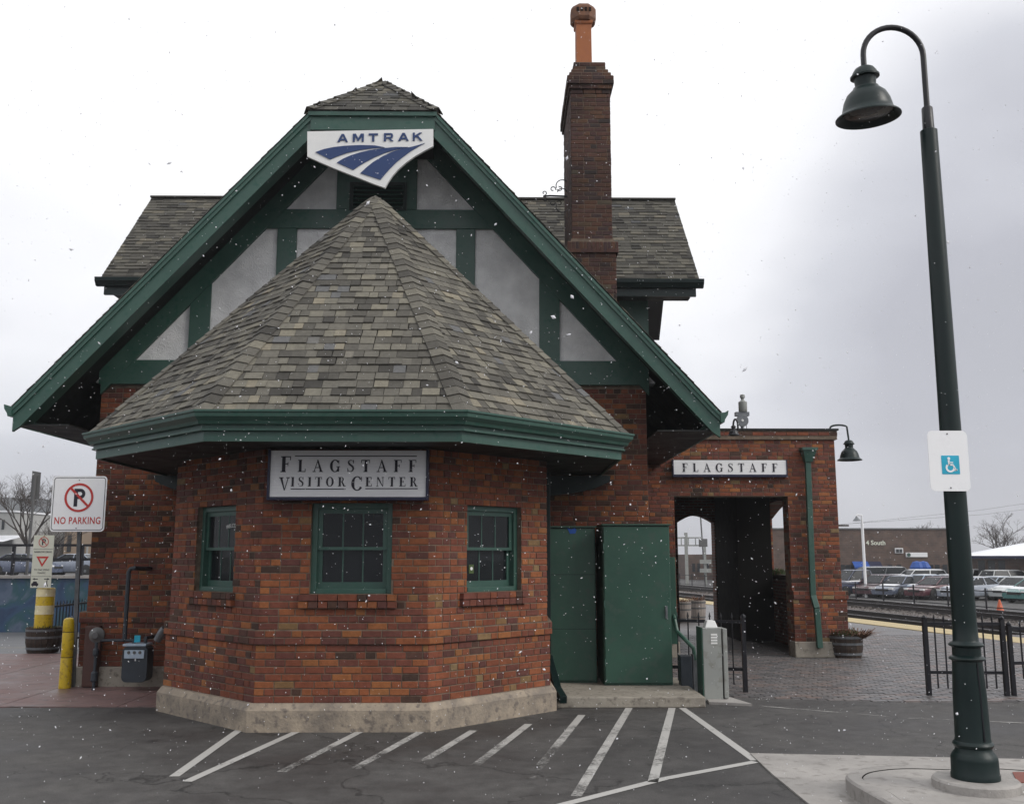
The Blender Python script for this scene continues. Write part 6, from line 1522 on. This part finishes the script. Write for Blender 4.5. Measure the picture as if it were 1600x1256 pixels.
for px, lab in ((1433, 'left one of two small blue parasols before the brown building'), (1443, 'right one of two small blue parasols before the brown building')):
    p = W(px, 886, 78); t = thing('parasol', lab, 'parasol', (p.x, 78, ZL), 'blue parasols'); m = MB(); m.lathe([(.55, p.z - .45), (.60, p.z), (.35, p.z + .42), (.0, p.z + .5)], (p.x, 78, 0), 8); m.build('canopy', 'blue', t); m = MB(); m.bar((p.x, 78, ZL), (p.x, 78, p.z), .06); m.build('pole', 'galv', t)
# station on the right with a snow covered roof
YS = 66
xs0, xs1 = W(1519, 866, YS).x, W(1519, 866, YS).x + 26; zw0, zw1 = -1.3, W(1560, 868, YS).z
t = thing('snow_roofed_station', 'low brown building with a snow covered hipped roof at the right edge', 'building', (xs0, YS, zw0))
m = MB(); m.box(xs0 + .6, xs1, YS, YS + 12, zw0, zw1); m.build('wall', 'farbrick', t)
m = MB(); xe, zh = xs1 + .6, W(1592, 839, YS + 6).z
m.add([(xs0 - .3, YS - .9, zw1), (xe, YS - .9, zw1), (xe, YS + 12.9, zw1), (xs0 - .3, YS + 12.9, zw1), (xs0 + 6, YS + 6, zh), (xe - 6, YS + 6, zh)], [(0, 1, 5, 4), (1, 2, 5), (2, 3, 4, 5), (3, 0, 4)]); m.build('roof', 'snow', t)
m = MB(); m.box(xs0 - .3, xe, YS - .95, YS - .80, zw1 - .18, zw1 - .005); m.build('eave', 'navy', t)
for px in (1529, 1543, 1557): fbox(t, 'window', 'fardark', px, px + 8, 875, 896, YS, .05, .06)
for px in (1572,): fbox(t, 'pilaster', 'farbrick', px, px + 1.5, 868, 900, YS, .1, .08)
t.rotation_euler = (0, 0, R(-22)); cx0 = W(1592, 830, YS + 5).x; m = MB(); zz = W(1592, 838, YS + 5).z; zt2 = W(1592, 822, YS + 5).z; m.box(cx0, cx0 + 4, YS + 4, YS + 8, zz - 1.5, zt2); m.build('tower', 'farbrick', t); m = MB(); m.box(cx0 - .5, cx0 + 4.5, YS + 3.4, YS + 8.6, zt2 + .001, zt2 + .28); m.build('tower_roof', 'snow', t)
m = MB(); m.box(W(1075, 870, 105).x, W(1140, 870, 105).x, 105, 118, -1.2, W(1095, 866, 105).z); tag(m.build('distant_warehouse', 'farbrick'), 'dark flat roofed building seen through the porch archway', 'building')
t_ = bpy.data.objects['distant_warehouse']
for i, px in enumerate((1082, 1090, 1104)): fbox(t_, 'window', 'fardark', px, px + 4, 880, 893, 105, .05, .08)
# slim white lamp at the car park
g = W(1350, 870, 60); t = thing('street_light', 'slim white street light standing in the car park left of the lettering', 'street light', (g.x, 60, ZL))
zt_ = W(1349, 805, 60).z
m = MB(); m.tube([(g.x, 60, ZL), (g.x, 60, zt_ - .5)], .09, 8); m.tube([(g.x, 60, zt_ - .5), (g.x, 60, zt_), (g.x - .25, 60, zt_ + .03), (g.x - .32, 60, zt_ - .05)], .06, 6); m.build('pole', 'signwhite', t)
m = MB(); m.lathe([(.05, 0), (.08, -.08), (.26, -.30)], (g.x - .32, 60, zt_ - .05), 12); m.build('lamp_shade', 'galv', t)
# signal gantry through the archway
YQ = 74; t = thing('signal_gantry', 'grey lattice signal gantry over the tracks seen through the porch archway', 'signal gantry', (W(1072, 880, YQ).x, YQ, -.6))
xg0, xg1 = W(1072, 850, YQ).x, W(1098, 850, YQ).x; zg0, zg1 = W(1080, 852, YQ).z, W(1080, 840, YQ).z
m = MB(); m.bar((xg0, YQ, -.6), (xg0, YQ, W(1070, 832, YQ).z), .22); m.build('mast', 'grey', t)
for z in (zg0, zg1): m = MB(); m.bar((xg0 - 2.2, YQ, z), (xg1, YQ, z), .10); m.build('chord', 'grey', t)
for k in range(7): m = MB(); x = xg0 - 2 + (xg1 - xg0 + 2) * k / 6; m.bar((x, YQ, zg0), (x, YQ, zg1), .07); m.build('lattice_bar', 'grey', t)
m = MB(); m.box(xg1 - .3, xg1 + .3, YQ - .3, YQ, zg0 - .1, zg0 + .5); m.build('signal_head', 'dull', t)
for px, lab in ((1102, 'grey signal mast with crossed arms left of the gap in the archway view'), ):
    xg = W(px, 880, YQ + 4).x; t = thing('signal_mast', lab, 'signal mast', (xg, YQ + 4, -.6)); m = MB(); m.bar((xg, YQ + 4, -.6), (xg, YQ + 4, W(px, 850, YQ + 4).z), .16); m.build('mast', 'grey', t)
    for yy in (878, 892): a = W(px, yy, YQ + 4); m = MB(); m.box(a.x - .45, a.x + .45, YQ + 3.8, YQ + 3.95, a.z - .12, a.z + .2); m.build('signal_arm', 'grey', t)
xg = W(1090, 800, 90).x; m = MB(); m.tube([(xg + .5, 90, -.6), (xg, 90, 12)], .07, 6); tag(m.build('radio_pole', 'dull'), 'very thin leaning pole against the sky inside the porch archway', 'pole')

# left far buildings
t = building('shop_building', 'pale two storey building with a light cornice at the left edge', W(-40, 850, 70).x, W(19, 850, 70).x, 70, .50, W(10, 800, 70).z, 10, 'farwhite', cope='snow')
fbox(t, 'window', 'fardark', 2, 7, 812, 827, 70); fbox(t, 'window', 'fardark', -14, -8, 812, 827, 70); m = MB(); a, b = W(-40, 842, 68), W(22, 842, 68)
m.add([(a.x, 70, W(0, 836, 70).z), (b.x, 70, W(0, 836, 70).z), (b.x, 66.5, W(0, 846, 66.5).z), (a.x, 66.5, W(0, 846, 66.5).z)], [(0, 1, 2, 3)]); m.build('porch_roof', 'snow', t)
t = building('shop_building', 'tan brick shop building behind the posts, between the two signs and the depot', W(100, 850, 76).x, W(190, 850, 76).x, 76, .50, W(140, 822, 76).z, 10, 'fartan', cope='farwhite')
for a_ in ((104, 112, 836, 862), (140, 146, 868, 885), (150, 156, 868, 885)): fbox(t, 'window', 'fardark', *a_, 76)
fbox(t, 'door', 'farwhite', 133, 138, 850, 885, 76)
t = building('shop_building', 'low dark shopfront behind the bare tree, between the pale and tan buildings', W(22, 850, 80).x, W(98, 850, 80).x, 80, .50, W(60, 846, 80).z, 8, 'fartan', cope='dull')
for px in (26, 40, 70, 84): fbox(t, 'window', 'fardark', px, px + 10, 858, 874, 80)
# bare trees ---------------------------------------------------------------------------------------------------
def bare_tree(label, loc, h, seed, spread=1.0, depth=7, tw='twig', sides=3):
    q = random.Random(seed); t = thing('bare_tree', label, 'tree', loc, 'leafless winter trees')
    tr, cr_ = MB(), MB(); b0 = Vector(loc)
    def grow(p, d, l, r, k):
        e = p + d * l; mid = (p + e) / 2 + Vector((q.uniform(-1, 1), q.uniform(-1, 1), q.uniform(-.5, .5))) * l * .06
        (tr if k < 2 else cr_).tube([p, mid, e], [r, r * .85, r * .7], 6 if k < 2 else sides, cap=False)
        if k >= depth: return
        for j in range(q.choice((2, 3, 3)) if k else 4):
            ax = Vector((q.uniform(-1, 1), q.uniform(-1, 1), q.uniform(-.3, .3))).normalized(); nd = (d + ax * q.uniform(.35, .85) * spread + Vector((0, 0, .12))).normalized()
            grow(e if j else e, nd, l * q.uniform(.62, .86), r * .62, k + 1)
    grow(b0, Vector((q.uniform(-.05, .05), 0, 1)), h * .20, h * .017, 0)
    tr.build('trunk', 'bark', t); kind(cr_.build('crown', tw, t), 'stuff')
    return t
bare_tree('large bare tree with a wide twiggy crown behind the back of the traffic sign', (W(42, 880, 68).x, 68, .50), 9.6, 3, spread=1.1, depth=8)
bare_tree('smaller bare tree with reddish twigs left of the NO PARKING sign', (W(84, 880, 69).x, 69, .50), 5.2, 5, depth=7)
bare_tree('bare tree whose crown shows above the roof of the long brown building', (W(1441, 880, 104).x, 104, -1.4), 9.0, 8, spread=.8, depth=6)
bare_tree('bare tree behind the snow covered roof at the right edge', (W(1573, 880, 92).x, 92, -1.4), 9.5, 12, spread=1.2, depth=7)
# wooded hills
hm = MB(); hv = []; nn = 60; q = random.Random(5)
for j, (yy, f) in enumerate(((240, 0), (262, .75), (290, 1), (360, .6))):
    for i in range(nn + 1):
        x = -330 + i * 6; e = (25 + 9 * math.sin(i * .16 + .6) + 3 * math.sin(i * .7)) * f; hv.append((x, yy, -1 + max(0, e + q.uniform(-1.2, 1.2) * (f > 0)) * min(1, max(0, (-20 - x) / 60))))
hm.add(hv, [(j * (nn + 1) + i, j * (nn + 1) + i + 1, (j + 1) * (nn + 1) + i + 1, (j + 1) * (nn + 1) + i) for j in range(3) for i in range(nn)]); kind(hm.build('wooded_hill', 'hill'), 'structure')
# overhead wires at right
wt_ = thing('utility_pole', 'distant dark utility pole with wires at the right, behind the brown building', 'utility pole', (W(1325, 850, 100).x, 100, -1.4))
m = MB(); xx = W(1308, 850, 100).x; m.bar((xx, 100, -1.4), (xx, 100, W(1308, 818, 100).z), .25); m.build('pole', 'bark', wt_)
zc1 = W(1318, 821, 100).z; m = MB(); m.bar((xx - .6, 100, zc1), (xx + 1.3, 100, zc1), .18); m.build('crossarm', 'bark', wt_)
for dy in (0, .5):
    m = MB(); m.tube([(xx + dy, 100, zc1 + .1), (xx + 16, 101, zc1 + 1.2 + dy), (xx + 36, 102, zc1 + 3.6 + dy * 2)], .012, 4); m.build('wire', 'dull', wt_)

# ============================================================ FALLING SNOW
sn = MB(); q = random.Random(77)
def flake(x, y, z, r_):
    a = Vector((q.uniform(-1, 1), q.uniform(-.5, .5), q.uniform(-1, 1))).normalized() * r_ * (q.uniform(1.0, 2.0) if q.random() > .12 else q.uniform(2.0, 3.0)); b = a.cross(Vector((0, 1, .2))).normalized() * r_; c_ = a.cross(b).normalized() * r_
    p = Vector((x, y, z)); sn.add([p + a, p - a, p + b, p - b, p + c_, p - c_], [(0, 2, 4), (2, 1, 4), (1, 3, 4), (3, 0, 4), (2, 0, 5), (1, 2, 5), (3, 1, 5), (0, 3, 5)])
for i in range(15000):
    x, y, z = q.uniform(-9, 9), q.uniform(1.6, 12.2), q.uniform(.03, 10)
    if y > 9.0 and abs(x - BX) < 3.4 and z < 8: continue
    flake(x, y, z, min(.0055, .0012 + q.expovariate(1 / .0009)) * (.55 + y * .06))
for i in range(5500):
    x, y, z = q.uniform(-7, 4), q.uniform(6.5, 9.3), q.uniform(.03, 8); flake(x, y, z, min(.0065, .0014 + q.expovariate(1 / .0011)))
for i in range(26): flake(q.uniform(-1, 1), q.uniform(1.1, 2.2), q.uniform(1.2, 3.0), q.uniform(.0020, .0034))
kind(sn.build('falling_snow', 'flake'), 'stuff')

# ============================================================ SNOWY AIR
m = MB(); m.box(-950, 950, -42, 1550, -3.0, 34)
hz = m.build('haze', 'snow'); hz.data.materials.clear()
hm_ = bpy.data.materials.new('snowy_air'); hm_.use_nodes = True; nt = hm_.node_tree
nt.nodes.remove(nt.nodes['Principled BSDF']); pv_ = nt.nodes.new('ShaderNodeVolumePrincipled')
pv_.inputs['Color'].default_value = (.92, .93, .96, 1); pv_.inputs['Density'].default_value = .0007; pv_.inputs['Anisotropy'].default_value = .2
nt.links.new(pv_.outputs[0], nt.nodes['Material Output'].inputs['Volume']); hz.data.materials.append(hm_)
kind(hz, 'stuff')
